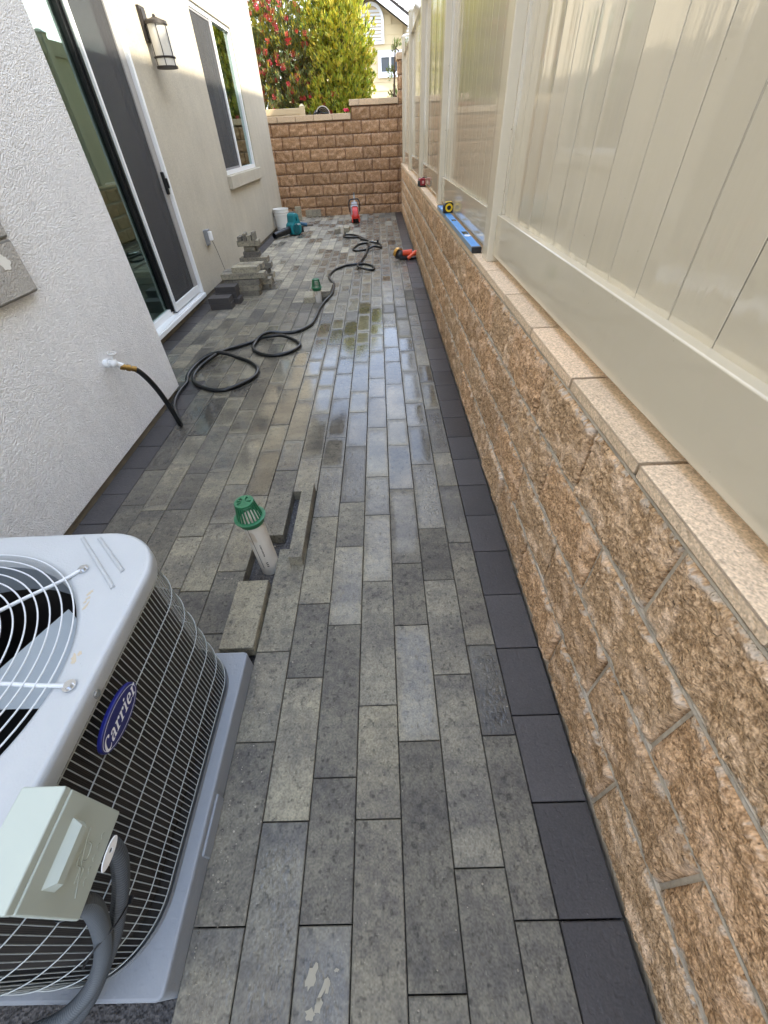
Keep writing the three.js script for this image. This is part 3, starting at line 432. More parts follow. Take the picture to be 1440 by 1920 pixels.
{
  const b = thing('disconnect_box', 'pale grey electrical disconnect box with embossed pull handle beside the air conditioner', 'electrical box', [-.55, .59, -.10]);
  const m = rough('#b1bab1', .45), m2 = rough('#9fa69d', .5);
  mesh('box_body', merge([bx(0, .052, .002, .156, -.064, .064, .003)]), m2, b);
  mesh('box_cover', merge([bx(-.004, .062, .146, .162, -.068, .068, .003), bx(.050, .064, .0, .147, -.067, .067, .003)]), m, b);
  const hs = [[.064, .028, .100], [.076, .034, .094]]; const hp = []; const A = [[-.042, .088], [.038, .088], [.038, .118], [-.042, .118]], B = [[-.034, .094], [.030, .094], [.030, .108], [-.034, .108]]; const X0 = .0635, X1 = .076, q = (a, bb, c, d) => hp.push(...a, ...bb, ...c, ...a, ...c, ...d), P = (a, x) => [x, a[1], -a[0]]; q(P(B[0], X1), P(B[1], X1), P(B[2], X1), P(B[3], X1)); for (let i = 0; i < 4; i++) q(P(A[i], X0), P(A[(i + 1) % 4], X0), P(B[(i + 1) % 4], X1), P(B[i], X1)); const hg = new THREE.BufferGeometry(); hg.setAttribute('position', new THREE.Float32BufferAttribute(hp, 3)); hg.computeVertexNormals(); mesh('pull_handle', hg, m, b);
  // embossed emblem: a stacked pair of forked strokes crossed by a long curve, with faint letters
  const em = []; const w = (pts, r = .0009) => em.push(tube(pts.map(([z, y]) => [.0642, y, -z]), r, 20, 5)); w([[-.030, .050], [-.012, .052], [-.010, .062], [.008, .064]]); w([[-.030, .040], [-.012, .042], [-.010, .052]]); w([[-.004, .054], [-.002, .044], [.016, .046], [.018, .056]]); w([[-.044, .034], [-.020, .046], [.012, .060], [.034, .066]]);
  for (let i = 0; i < 5; i++) w([[-.03 + i * .014, .024], [-.026 + i * .014, .028], [-.022 + i * .014, .025]], .0007);
  each('emblem', em, m2, b);
  const hsp = new THREE.Shape(); hsp.absellipse(0, 0, .024, .011, 0, Math.PI * 2); const hole = new THREE.Path(); hole.absellipse(.004, 0, .004, .004, 0, Math.PI * 2); hsp.holes.push(hole); mesh('hasp_tab', extrude(hsp, .002).rotateY(Math.PI / 2).translate(.0655, -.009, -.012), rough('#f2f3f3', .6), b);
  const ribbed = (pts, r, n) => { const c = new THREE.CatmullRomCurve3(pts.map((p) => V(...p)), false, 'centripetal'), g = new THREE.TubeGeometry(c, n, r, 14, false), p = g.attributes.position, nn = g.attributes.normal; for (let i = 0; i <= n; i++) { const k = (i % 4 < 2 ? 0 : .0011); for (let j = 0; j <= 14; j++) { const v = i * 15 + j; p.setXYZ(v, p.getX(v) + nn.getX(v) * k, p.getY(v) + nn.getY(v) * k, p.getZ(v) + nn.getZ(v) * k); } } g.computeVertexNormals(); return g; };
  const grey = rough('#50565b', .55);
  const c1 = mesh('flexible_conduit', ribbed([[-.515, .60, -.046], [-.511, .546, -.054], [-.538, .425, -.030], [-.588, .287, .010], [-.640, .20, .055], [-.70, .16, .091], [-.80, .15, .12]], .0142, 420), grey, scene); tag(c1, 'thicker grey ribbed conduit hanging nearest the camera from the disconnect box', 'conduit');
  const c2 = mesh('flexible_conduit', ribbed([[-.507, .60, -.128], [-.498, .545, -.122], [-.511, .470, -.096], [-.553, .345, -.034], [-.602, .245, .012], [-.652, .162, .064], [-.71, .098, .10], [-.80, .06, .13]], .0135, 420), rough('#474c51', .55), scene); tag(c2, 'grey ribbed conduit hanging behind the thicker one from the disconnect box', 'conduit');
  const tie = mesh('cable_tie', merge([tube([[-.572, .375, .018], [-.548, .405, -.002], [-.520, .412, -.035], [-.522, .385, -.068], [-.548, .345, -.062], [-.575, .325, -.025], [-.588, .34, .006]], .0018, 50, 5, true), T(new THREE.BoxGeometry(.008, .006, .012), -.518, .392, -.068)]), blackPl, scene); tag(tie, 'thin black cable tie binding the two grey conduits', 'cable tie');
}

// ------------------------------------------------------------------ drain risers
const green = rough('#2b6d49', .45), pvc = new THREE.MeshStandardMaterial({ roughness: .45, map: colorTex(256, 256, (u, v) => { const n = fbm(u, v, 5, 3, 5, 8), s = smooth(fbm(u, v, 9, 4, 4, 19), .6, .75), k = .82 + n * .25; return mix3([.66 * k, .615 * k, .53 * k], [.42, .30, .17], s * .5); }) });
function drain(label, x, z, h, group, marks) {
  const t = thing('drain_pipe', label, 'drain', [x, -.06, z], 0, group), H = h + .06;
  mesh('pipe', T(new THREE.CylinderGeometry(.0445, .0445, H, 32), 0, H / 2, 0), pvc, t);
  if (marks) { const m = []; m.push(bx(-.012, -.0105, .05, H - .02, .0434, .0446, 0)); for (let i = 0; i < 9; i++) m.push(T(new THREE.BoxGeometry(.005, .0045 + (i % 3) * .001, .0008), .012 + (i % 2) * .001, .20 - i * .0085, .0431, 0, .28, .1)); for (let i = 0; i < 3; i++) m.push(T(new THREE.BoxGeometry(.010, .005, .0008), .011, .085 - i * .012, .0433, 0, .25, .2)); each('print', m, rough('#4a4844', .7), t); }
  const g = new THREE.Group(); g.name = 'atrium_grate'; g.position.y = H; t.add(g);
  mesh('collar', new THREE.LatheGeometry([[.046, -.028], [.0515, -.028], [.0525, -.004], [.063, -.001], [.0655, .001], [.0655, .0045], [.050, .006], [.048, .003], [.046, -.028]].map((p) => new THREE.Vector2(...p)), 48), green, g);
  const ribs = []; for (let i = 0; i < 20; i++) { const a = i / 20 * Math.PI * 2, b = new THREE.BoxGeometry(.0055, .078, .0055); b.rotateX(-.155).translate(0, .043, .043).rotateY(a); ribs.push(b); } each('rib', ribs, green, g);
  const top = new THREE.Shape(); top.absarc(0, 0, .0395, 0, Math.PI * 2); for (let i = 0; i < 10; i++) { const a = i / 10 * Math.PI * 2, c = (r, d) => [Math.cos(a + d) * r, Math.sin(a + d) * r]; top.holes.push(poly([c(.010, -.16), c(.029, -.19), c(.029, .19), c(.010, .16)])); } mesh('grate_top', extrude(top, .006, .0015).rotateX(-Math.PI / 2).translate(0, .079, 0), green, g);
  return t;
}
drain('white drain riser with green dome grate rising through the paving near the air conditioner', -.575, -1.238, .275, 'drain risers in the paving', true).rotation.z = .04;
drain('smaller looking white drain riser with green dome grate farther down the paving by the hose', -.755, -5.21, .145, 'drain risers in the paving', false);
{ const t = thing('pipe_stub', 'short cream pipe stub between two upright pavers near the far wall', 'pipe', [-.75, -.06, -9.6]); mesh('pipe', T(new THREE.CylinderGeometry(.05, .05, .17, 24), 0, .085, 0), pvc, t); mesh('pipe_rim', T(new THREE.TorusGeometry(.047, .005, 6, 24).rotateX(Math.PI / 2), 0, .17, 0), pvc, t); }

// ------------------------------------------------------------------ loose pavers, one thing each
function loose(label, w, l, x, y, z, turn, dark, group, rx = 0, rz = 0, tone = 0, v = 3) { // w across, l along z before turning; y is the top
  const g = paverGeo(w, l, 40 + v, y > .07 && y < .08 ? .075 : .06), o = mesh('loose_paver', g, dark ? borderMats[0] : looseMats[tone], scene); o.position.set(x, y, z); o.rotation.set(rx, turn, rz, 'YXZ'); return tag(o, label, 'paver', group);
}
loose('loose grey paver lying raised above its slot beside the air conditioner pad', .131, .318, -.604, .032, -.935, .01, 0, null, 0, 0, 3, 1).material = paverMats[0][2];
loose('long grey paver standing on edge in a slot beside the nearer drain riser', .131, .522, -.405, -.005, -1.455, 0, 0, null, 0, -Math.PI / 2, 5, 2).material = paverMats[0][5];
const DR = 'pavers on edge round the farther drain riser';
loose('flat loose paver lying left of the farther drain riser', .13, .25, -.848, .061, -5.265, .03, 0, DR, 0, 0, 2, 4);
loose('flat loose paver lying right of the farther drain riser, against the hose', .12, .36, -.678, .061, -5.54, -.02, 0, DR, 0, 0, 2, 5);
loose('flat loose paver on the left of the short cream pipe stub', .11, .26, -.835, .075, -9.66, .1, 0, 'pavers beside the pipe stub', 0, 0, 2, 7);
loose('flat loose paver on the right of the short cream pipe stub', .11, .26, -.66, .075, -9.74, -.06, 0, 'pavers beside the pipe stub', 0, 0, 2, 8);
// stack by the house: dark border pavers first
const DK = 'dark border pavers stacked by the door corner', GK = 'grey pavers stacked against the beige wall', H2 = Math.PI / 2;
loose('bottom dark paver of the front pair by the door corner', .158, .238, -1.852, .06, -5.115, H2 + .02, 1, DK, 0, 0, 0, 1);
loose('top dark paver of the front pair by the door corner', .158, .238, -1.858, .121, -5.118, H2 - .01, 1, DK, 0, 0, 0, 2);
loose('bottom dark paver of the rear pile, by the door corner', .158, .238, -1.80, .06, -5.31, H2, 1, DK, 0, 0, 0, 3);
loose('middle dark paver of the rear pile, behind the front pair', .158, .238, -1.83, .121, -5.32, H2 + .03, 1, DK, 0, 0, 0, 4);
loose('topmost dark paver of the rear pile, behind the front pair', .158, .238, -1.825, .182, -5.33, H2 - .02, 1, DK, 0, 0, 0, 5);
[['lowest grey paver of the long pile, short and on the paving', -1.645, .26, .06], ['second grey paver from the bottom of the long pile', -1.635, .27, .121], ['third grey paver from the bottom of the long pile', -1.69, .415, .182], ['longest grey paver of the long pile, jutting out to the right', -1.67, .52, .250], ['top grey paver at the front of the long pile', -1.635, .315, .312]].forEach(([t, x, l, y], i) => loose(t, .131, l, x, y, -5.60 - (i > 3 ? .02 : 0), H2 + (i % 2 - .5) * .03, 0, GK, 0, 0, [4, 3, 1, 5, 2][i], i));
loose('top grey paver at the back of the long pile', .131, .315, -1.61, .312, -5.775, H2 + .02, 0, GK, 0, 0, 2, 6);
loose('grey paver jutting out left under the back one of the long pile', .131, .40, -1.74, .250, -5.75, H2, 0, GK, 0, 0, 0, 7);
[['lowest', .06, -1.60], ['second lowest', .121, -1.57], ['third lowest', .182, -1.61]].forEach(([t, y, x], i) => loose(t + ' grey paver of the column behind the long pile', .131, .315, x, y, -5.86, .08 * i + H2, 0, GK, 0, 0, i + 1, i + 2));
[['lowest', .06, -1.62], ['second', .121, -1.585], ['third', .182, -1.63], ['fourth', .243, -1.59]].forEach(([t, y, x], i) => loose(t + ' grey paver under the thin tower, counting upward', .131, .315, x, y, -6.14, H2 + (i - 1.5) * .06, 0, GK, 0, 0, (i * 2) % 6, i + 3));
loose('wide grey paver across the foot of the thin tower', .131, .36, -1.645, .305, -6.16, H2, 0, GK, 0, 0, 2, 5);
loose('dark small paver in the thin tower, under the broken piece', .131, .20, -1.665, .366, -6.17, H2 + .03, 0, GK, 0, 0, 4, 6);
{ const g = blockGeo(.15, .058, 12, 6, 3, .014), o = mesh('loose_paver', mergeGeometries([g.clone().translate(0, -.03, .05), (() => { const q = paverGeo(.15, .10, 47).clone(); q.deleteAttribute('uv1'); return mergeGeometriesSafe(q); })()]), looseMats[5], scene); o.position.set(-1.67, .427, -6.17); tag(o, 'broken rough faced piece of paver in the thin tower', 'paver', GK); }
function mergeGeometriesSafe(q) { q.setIndex([...Array(q.attributes.position.count).keys()]); return q; }
loose('grey paver across the top of the thin tower', .131, .27, -1.675, .489, -6.16, H2 + .02, 0, GK, 0, 0, 5, 8);
[['leftmost', -1.765, .535, .05, .13], ['second from the left', -1.70, .565, .036, .13], ['third from the left', -1.645, .545, .052, .11], ['rightmost', -1.588, .575, .036, .12]].forEach(([t, x, y, w, l], i) => { const o = mesh('loose_paver', paverGeo(w, l, 60 + i, y - .489), looseMats[(i * 2 + 1) % 6], scene); o.position.set(x, y + .001, -6.15); tag(o, t + ' small cut paver on top of the thin tower', 'paver', 'small cut pavers on top of the thin tower'); });
loose('grey paver standing on end behind the bucket, the taller one', .132, .26, -1.83, .13, -11.42, .1, 0, null, H2, 0, 2, 1);
loose('grey paver standing on end right beside the bucket, the shorter one', .132, .20, -1.95, .10, -11.2, -.1, 0, null, H2, 0, 1, 2);
loose('grey paver leaning against the foot of the far block wall', .135, .36, -1.565, .07, -11.96, H2, 0, null, 0, H2 - .12, 2, 3);

// ------------------------------------------------------------------ hose
{
  const n = [-1.411,-2.453,-1.476,-2.577,-1.557,-2.732,-1.593,-2.860,-1.604,-2.994,-1.600,-3.123,-1.630,-3.235,-1.642,-3.349,-1.627,-3.527,-1.554,-3.631,-1.448,-3.636,-1.304,-3.594,-1.138,-3.444,-1.066,-3.317,-1.066,-3.177,-1.145,-3.052,-1.241,-2.972,-1.333,-2.969,-1.444,-3.029,-1.531,-3.115,-1.580,-3.228,-1.587,-3.401,-1.529,-3.548,-1.467,-3.705,-1.368,-3.850,-1.250,-3.946,-1.208,-4.016,-1.095,-4.022,-0.981,-4.027,-0.855,-3.955,-0.780,-3.817,-0.818,-3.699,-0.899,-3.625,-1.015,-3.605,-1.134,-3.668,-1.210,-3.796,-1.217,-3.923,-1.183,-4.032,-1.114,-4.122,-0.973,-4.156,-0.846,-4.189,-0.746,-4.345,-0.720,-4.521,-0.706,-4.815,-0.676,-5.074,-0.620,-5.354,-0.610,-5.590,-0.618,-5.837,-0.689,-6.105,-0.719,-6.290,-0.688,-6.502,-0.640,-6.640,-0.505,-6.829,-0.340,-6.878,-0.232,-6.856,-0.133,-6.735,-0.099,-6.590,-0.131,-6.483,-0.224,-6.471,-0.311,-6.563,-0.338,-6.736,-0.322,-6.916,-0.278,-7.164,-0.234,-7.524,-0.213,-7.921,-0.195,-8.187,-0.238,-8.396,-0.353,-8.338,-0.436,-8.080,-0.450,-7.871,-0.381,-7.804,-0.229,-7.872,-0.097,-7.920,0.003,-7.950,0.015,-8.082,-0.029,-8.316,-0.122,-8.455,-0.243,-8.666,-0.341,-8.784,-0.395,-8.957,-0.495,-8.983,-0.620,-9.015,-0.683,-9.130,-0.661,-9.293,-0.532,-9.273,-0.426,-9.129,-0.319,-8.873,-0.218,-8.660,-0.150,-8.520];
  const lift = { 9: .02, 10: .03, 22: .018, 23: .016, 28: .02, 27: .02, 37: .022, 38: .022, 58: .02, 59: .024, 60: .02, 64: .016, 72: .03, 62: .012 };
  const pts = [V(-1.522, .474, -2.352), V(-1.49, .452, -2.375), V(-1.465, .405, -2.392), V(-1.437, .31, -2.412), V(-1.418, .19, -2.428), V(-1.408, .085, -2.440), V(-1.411, .024, -2.458)];
  for (let i = 2; i < n.length; i += 2) pts.push(V(n[i], .0155 + (lift[i / 2] ?? 0), n[i + 1]));
  const h = thing('garden_hose', 'black rubber hose running from the tap in loops down the paving', 'hose', [0, 0, 0]);
  mesh('hose_tube', tube(pts, .0158, 1100, 12), blackRub, h);
  const A = V(-1.537, .482, -2.345), d = V(.032, -.018, -.018).normalize(), along = (r, a, b) => rod(A.clone().addScaledVector(d, a).toArray(), A.clone().addScaledVector(d, b).toArray(), r, 16);
  mesh('brass_coupling', merge([along(.0185, -.012, .012), along(.015, .012, .02), along(.019, .02, .040), along(.015, .04, .048), along(.0165, .048, .07)]), brass, h);
  mesh('hose_end_fitting', merge([rod([-.15, .02, -8.52], [-.10, .025, -8.42], .02, 12), rod([-.14, .02, -8.50], [-.2, .03, -8.44], .018, 12), rod([-.10, .025, -8.42], [-.05, .03, -8.36], .012, 10)]), chrome, h);
  mesh('valve_knob', T(new THREE.SphereGeometry(.022, 12, 10), -.045, .05, -8.345), blackPl, h);
}

// ------------------------------------------------------------------ tools left about
const font = await new FontLoader().loadAsync('fonts/droid/droid_sans_bold.typeface.json');
const text = (s, size, depth = .0015) => { const g = new TextGeometry(s, { font, size, depth, curveSegments: 3, bevelEnabled: false }); g.computeBoundingBox(); const b = g.boundingBox; return g.translate(-(b.max.x + b.min.x) / 2, -(b.max.y + b.min.y) / 2, 0); };
{
  const t = thing('bucket', 'white plastic bucket with ribbed rim against the house wall', 'bucket', [-1.985, 0, -10.2]);
  const prof = [[0, 0], [.122, 0], [.126, .006], [.142, .26], [.150, .262], [.150, .285], [.144, .287], [.1445, .305], [.153, .307], [.153, .325], [.146, .327], [.147, .355], [.153, .357], [.153, .37], [.146, .372], [.141, .36], [.123, .012], [0, .012]];
  mesh('bucket_shell', new THREE.LatheGeometry(prof.map((p) => new THREE.Vector2(...p)), 40), rough('#e9e8e2', .4), t);
  const lb = new THREE.CylinderGeometry(.1385, .128, .15, 24, 1, true, -.7, 1.5).translate(0, .145, 0); mesh('label', lb, rough('#c3c6c7', .5), t);
  mesh('handle', tube([[-.15, .275, 0], [-.155, .2, .05], [-.12, .1, .11], [0, .06, .145], [.12, .1, .12], [.155, .2, .05], [.15, .275, 0]], .0025, 40, 6), chrome, t);
}
{
  const t = thing('leaf_blower', 'teal cordless leaf blower with black nozzle lying in front of the bucket', 'leaf blower', [-1.68, 0, -9.62], -.66);
  t.scale.setScalar(1.08); const teal = rough('#1a7f88', .4);
  const body = new THREE.Shape(); body.moveTo(-.10, .03); body.quadraticCurveTo(-.13, .10, -.10, .17); body.lineTo(-.06, .20); body.lineTo(-.05, .29); body.quadraticCurveTo(-.04, .33, .02, .33); body.lineTo(.06, .32); body.quadraticCurveTo(.10, .30, .09, .25); body.lineTo(.12, .17); body.quadraticCurveTo(.14, .08, .10, .02); body.quadraticCurveTo(0, -.01, -.10, .03);
  const hole = new THREE.Path(); hole.moveTo(-.015, .215); hole.lineTo(-.01, .28); hole.quadraticCurveTo(.02, .30, .045, .28); hole.lineTo(.055, .21); hole.quadraticCurveTo(.02, .19, -.015, .215); body.holes.push(hole);
  // body lies in the tool's length (z) and height
  mesh('motor_housing', extrude(body, .13, .02).rotateY(Math.PI / 2).translate(-.065, 0, 0), teal, t);
  mesh('air_intake', merge([cyl(.075, .07, .03, 24, .085, .1, .02, 0, 0, Math.PI / 2), cyl(.05, .05, .01, 20, .102, .1, .02, 0, 0, Math.PI / 2)]), rough('#0f5961', .5), t);
  mesh('nozzle', new THREE.LatheGeometry([[.035, -.02], [.055, 0], [.053, .10], [.056, .105], [.056, .13], [.052, .135], [.052, .15], [.056, .155], [.054, .18], [.047, .36], [.050, .38], [.043, .38], [.040, .2]].map((p) => new THREE.Vector2(...p)), 28).rotateX(Math.PI / 2 + .10).translate(0, .095, .10), blackPl, t);
  mesh('battery', bx(-.05, .05, .02, .12, -.2, -.12, .01), blackPl, t); mesh('foot', bx(-.06, .06, 0, .02, -.08, .06, .006), blackPl, t);
  mesh('brand_lettering', text('Makita', .028).rotateY(Math.PI / 2).rotateX(.0).translate(.087, .165, -.03), white, t);
}
{
  const t = thing('hand_tool', 'small red and blue hand tool on the paving behind the leaf blower', 'tool', [-1.66, .03, -10.55], .7);
  mesh('tool_head', merge([T(new THREE.SphereGeometry(.05, 14, 10), -.10, .05, 0), bx(-.16, -.06, -.02, .10, -.03, .03, .012)]), rough('#d2412b', .45), t);
  mesh('grip', tube([[-.06, .03, 0], [.02, .02, .02], [.10, .0, .05]], .032, 20, 10), rough('#2b5873', .5), t);
  mesh('shaft', tube([[.08, 0, .04], [.16, -.005, .03], [.24, -.01, .06]], .02, 16, 8), rough('#7d7266', .5), t);
}
{
  const t = thing('cutoff_saw', 'red and silver petrol cut off saw standing before the far block wall', 'saw', [-.51, 0, -10.75], .06);
  const red = rough('#c42a1a', .32), silver = rough('#aeb2b6', .35, { metalness: .4 }), dk = rough('#232427', .5);
  const gs = new THREE.Shape(); gs.absarc(0, 0, .15, -.2, Math.PI + .1, false); gs.lineTo(-.10, -.05); gs.lineTo(.11, -.04); // guard shell seen edge on from the camera
  mesh('blade_guard', extrude(gs, .085, .018).rotateY(-Math.PI / 2).translate(.042, .135, .10), red, t);
  mesh('blade', T(new THREE.CylinderGeometry(.138, .138, .004, 40), 0, .139, .10, 0, 0, Math.PI / 2), rough('#5c6064', .4, { metalness: .8 }), t);
  each('guard_rim', [bx(-.085, -.058, .03, .15, .0, .2, .01), bx(.058, .085, .03, .15, .0, .2, .01)], rough('#d84a33', .4), t);
  mesh('engine_body', merge([bx(-.095, .075, .08, .30, -.26, -.04, .03), bx(-.075, .06, .26, .345, -.24, -.08, .02)]), silver, t);
  mesh('engine_cover', merge([bx(-.06, .05, .20, .29, -.06, -.02, .012), bx(-.105, -.09, .1, .25, -.22, -.08, .008)]), rough('#8a2a22', .4), t);
  mesh('arm', bx(-.035, -.012, .12, .17, -.1, .12, .008), silver, t);
  mesh('handle', tube([[-.11, .18, -.12], [-.125, .30, -.11], [-.10, .385, -.10], [0, .40, -.10], [.08, .39, -.10], [.105, .30, -.11], [.10, .18, -.13]], .0135, 50, 10), dk, t);
  mesh('rear_handle', tube([[0, .31, -.22], [0, .40, -.27], [.0, .47, -.25], [.0, .49, -.20]], .019, 30, 10), rough('#c3c6c8', .35), t);
  mesh('base_foot', merge([bx(-.10, .08, 0, .03, -.27, .04, .008), bx(-.07, .05, .03, .09, -.24, -.06, .008)]), dk, t);
}
{
  const t = thing('angle_grinder', 'orange handled angle grinder with brass coloured guard lying by the right wall', 'grinder', [.335, 0, -7.1], .12);
  const orange = rough('#e4552f', .4), dk = rough('#1c1c1e', .5);
  mesh('motor_body', merge([T(new THREE.CylinderGeometry(.036, .042, .14, 18), .06, .085, 0, 0, 0, Math.PI / 2), T(new THREE.CylinderGeometry(.030, .034, .11, 16), .155, .07, .02, .3, .1, Math.PI / 2 + .3)]), orange, t);
  mesh('side_handle', T(new THREE.CylinderGeometry(.022, .026, .15, 14), .12, .06, .055, .3, .5, Math.PI / 2 + .35), rough('#ee6a45', .4), t);
  mesh('gear_head', merge([T(new THREE.SphereGeometry(.046, 16, 12), -.045, .075, 0), bx(-.075, -.01, .04, .12, -.035, .035, .012)]), rough('#55585b', .4, { metalness: .5 }), t);
  const gd = new THREE.Shape(); gd.absarc(0, 0, .078, 0, Math.PI, false); gd.lineTo(-.066, 0); gd.absarc(0, 0, .066, Math.PI, 0, true); mesh('wheel_guard', T(extrude(gd, .045, .002, 24), -.085, .085, -.02, .2, .5, .15), rough('#c29548', .35, { metalness: .5 }), t);
  mesh('cutting_wheel', T(new THREE.CylinderGeometry(.062, .062, .004, 28), -.08, .075, .01, Math.PI / 2 - .2, 0, .5), dk, t);
  mesh('battery', bx(-.06, .06, 0, .045, -.03, .05, .01), dk, t); mesh('power_tail', tube([[.0, .02, .03], [.1, .012, .04], [.2, .012, .02]], .012, 16, 8), dk, t);
}
{
  const t = thing('spirit_level', 'blue aluminium spirit level lying on the wall caps between two fence posts', 'level', [.5525, .8945, -3.66]);
  const blue = rough('#3f93dc', .35, { metalness: .1 });
  mesh('level_beam', bx(-.0255, .0255, 0, .030, -.86, .905, .002), blue, t);
  each('end_cap', [bx(-.0265, .0265, -.0005, .031, .905, .935, .004), bx(-.0265, .0265, -.0005, .031, -.89, -.86, .004)], blackPl, t);
  each('edge_strip', [bx(-.0268, -.0252, .002, .028, -.86, .905, 0), bx(.020, .0225, .0295, .0308, -.85, .9, 0)], rough('#8fa9bf', .35, { metalness: .4 }), t);
  each('vial_window', [bx(-.017, .017, .029, .0312, .44, .53, .001), bx(-.016, .016, .029, .0312, -.06, .0, .001)], rough('#20272c', .15), t);
  each('maker_mark', [T(new THREE.CylinderGeometry(.020, .020, .001, 24).scale(1, 1, 1.5), .001, .0312, .585), bx(-.014, .006, .0302, .0312, -.70, -.66, 0), bx(-.010, .012, .0302, .0312, -.64, -.62, 0)], white, t);
}
{
  const t = thing('tape_measure', 'yellow and black tape measure sitting on the blue spirit level', 'tape measure', [.556, .925, -4.06], .15);
  const s = new THREE.Shape(); s.moveTo(-.038, 0); s.lineTo(.034, 0); s.quadraticCurveTo(.040, 0, .040, .01); s.lineTo(.040, .045); s.quadraticCurveTo(.038, .07, .01, .072); s.lineTo(-.012, .072); s.quadraticCurveTo(-.040, .066, -.040, .035); s.closePath();
  mesh('case', extrude(s, .034, .004).translate(0, 0, -.017), blackPl, t);
  const ring = new THREE.Shape(); ring.absellipse(0.002, .036, .030, .028, 0, Math.PI * 2); const h = new THREE.Path(); h.absellipse(.002, .036, .017, .015, 0, Math.PI * 2); ring.holes.push(h); mesh('yellow_shell', merge([extrude(ring, .006).translate(0, 0, .016), bx(-.024, .028, .060, .074, -.016, .018, .004)]), rough('#e8bf1d', .35), t);
}
{ const t = thing('laser_level', 'small dark red boxy laser tool on the wall caps near the third fence post', 'laser tool', [.552, .894, -6.62], .3); mesh('case', bx(-.036, .036, 0, .085, -.04, .05, .012), rough('#8c1f2b', .35), t); mesh('rubber_guard', merge([bx(-.04, .04, 0, .016, -.044, .054, .006), bx(.020, .042, .03, .095, -.03, .0, .006), bx(-.042, -.03, .01, .06, -.035, .045, .006)]), blackPl, t); mesh('lens_window', bx(-.014, .014, .03, .06, .048, .053, .003), rough('#c9a7a4', .2), t); }
{ const t = thing('webbing_coil', 'coil of black webbing with pale stripes lying on the cap of the far block wall', 'strap', [-1.13, 1.738, -12.17]); const b = [], w = []; for (let i = 0; i < 6; i++) { const R = .06 + i * .012; const a = new THREE.TorusGeometry(R, .010, 8, 24, Math.PI).scale(1.15, 1.0, 2.2).translate(.02, 0, -.06 + i * .03); (i % 2 ? w : b).push(a); } b.push(tube([[-.17, .012, .08], [-.1, .03, .1], [-.06, .05, .06], [.02, .02, .12], [.14, .01, .1]], .018, 30, 8), T(new THREE.SphereGeometry(.035, 12, 8), -.13, .03, .05)); each('black_webbing', b, blackPl, t); each('pale_stripe', w, rough('#b9b4a6', .7), t); }

// ------------------------------------------------------------------ beyond the far wall: cream fence, trees, gabled house
{
  const cream = rough('#d9c6a2', .5), t = thing('garden_fence', 'low cream vinyl fence showing above the left of the far block wall', 'fence', [-2.8, 0, -13]);
  mesh('panel', bx(-1.6, 1.09, .3, 1.86, -.02, .02, .004), cream, t); mesh('top_rail', bx(-1.6, 1.09, 1.78, 1.885, -.03, .03, .006), cream, t); mesh('post', merge([bx(1.09, 1.20, 0, 1.91, -.055, .055, .004), T(new THREE.CylinderGeometry(.02, .08, .04, 4).rotateY(Math.PI / 4), 1.145, 1.93, 0)]), cream, t);
}
const leafShape = (l, w) => { const g = new THREE.BufferGeometry(); g.setAttribute('position', new THREE.Float32BufferAttribute([0, 0, 0, -w, l * .5, .1 * l, 0, l, 0, w, l * .5, .1 * l], 3)); g.setAttribute('uv', new THREE.Float32BufferAttribute([.5, 0, 0, .5, .5, 1, 1, .5], 2)); g.setIndex([0, 2, 1, 0, 3, 2]); g.computeVertexNormals(); return g; };
const leafMat = new THREE.MeshPhysicalMaterial({ color: 0xffffff, roughness: .55, transmission: .42, thickness: 0, side: THREE.DoubleSide });
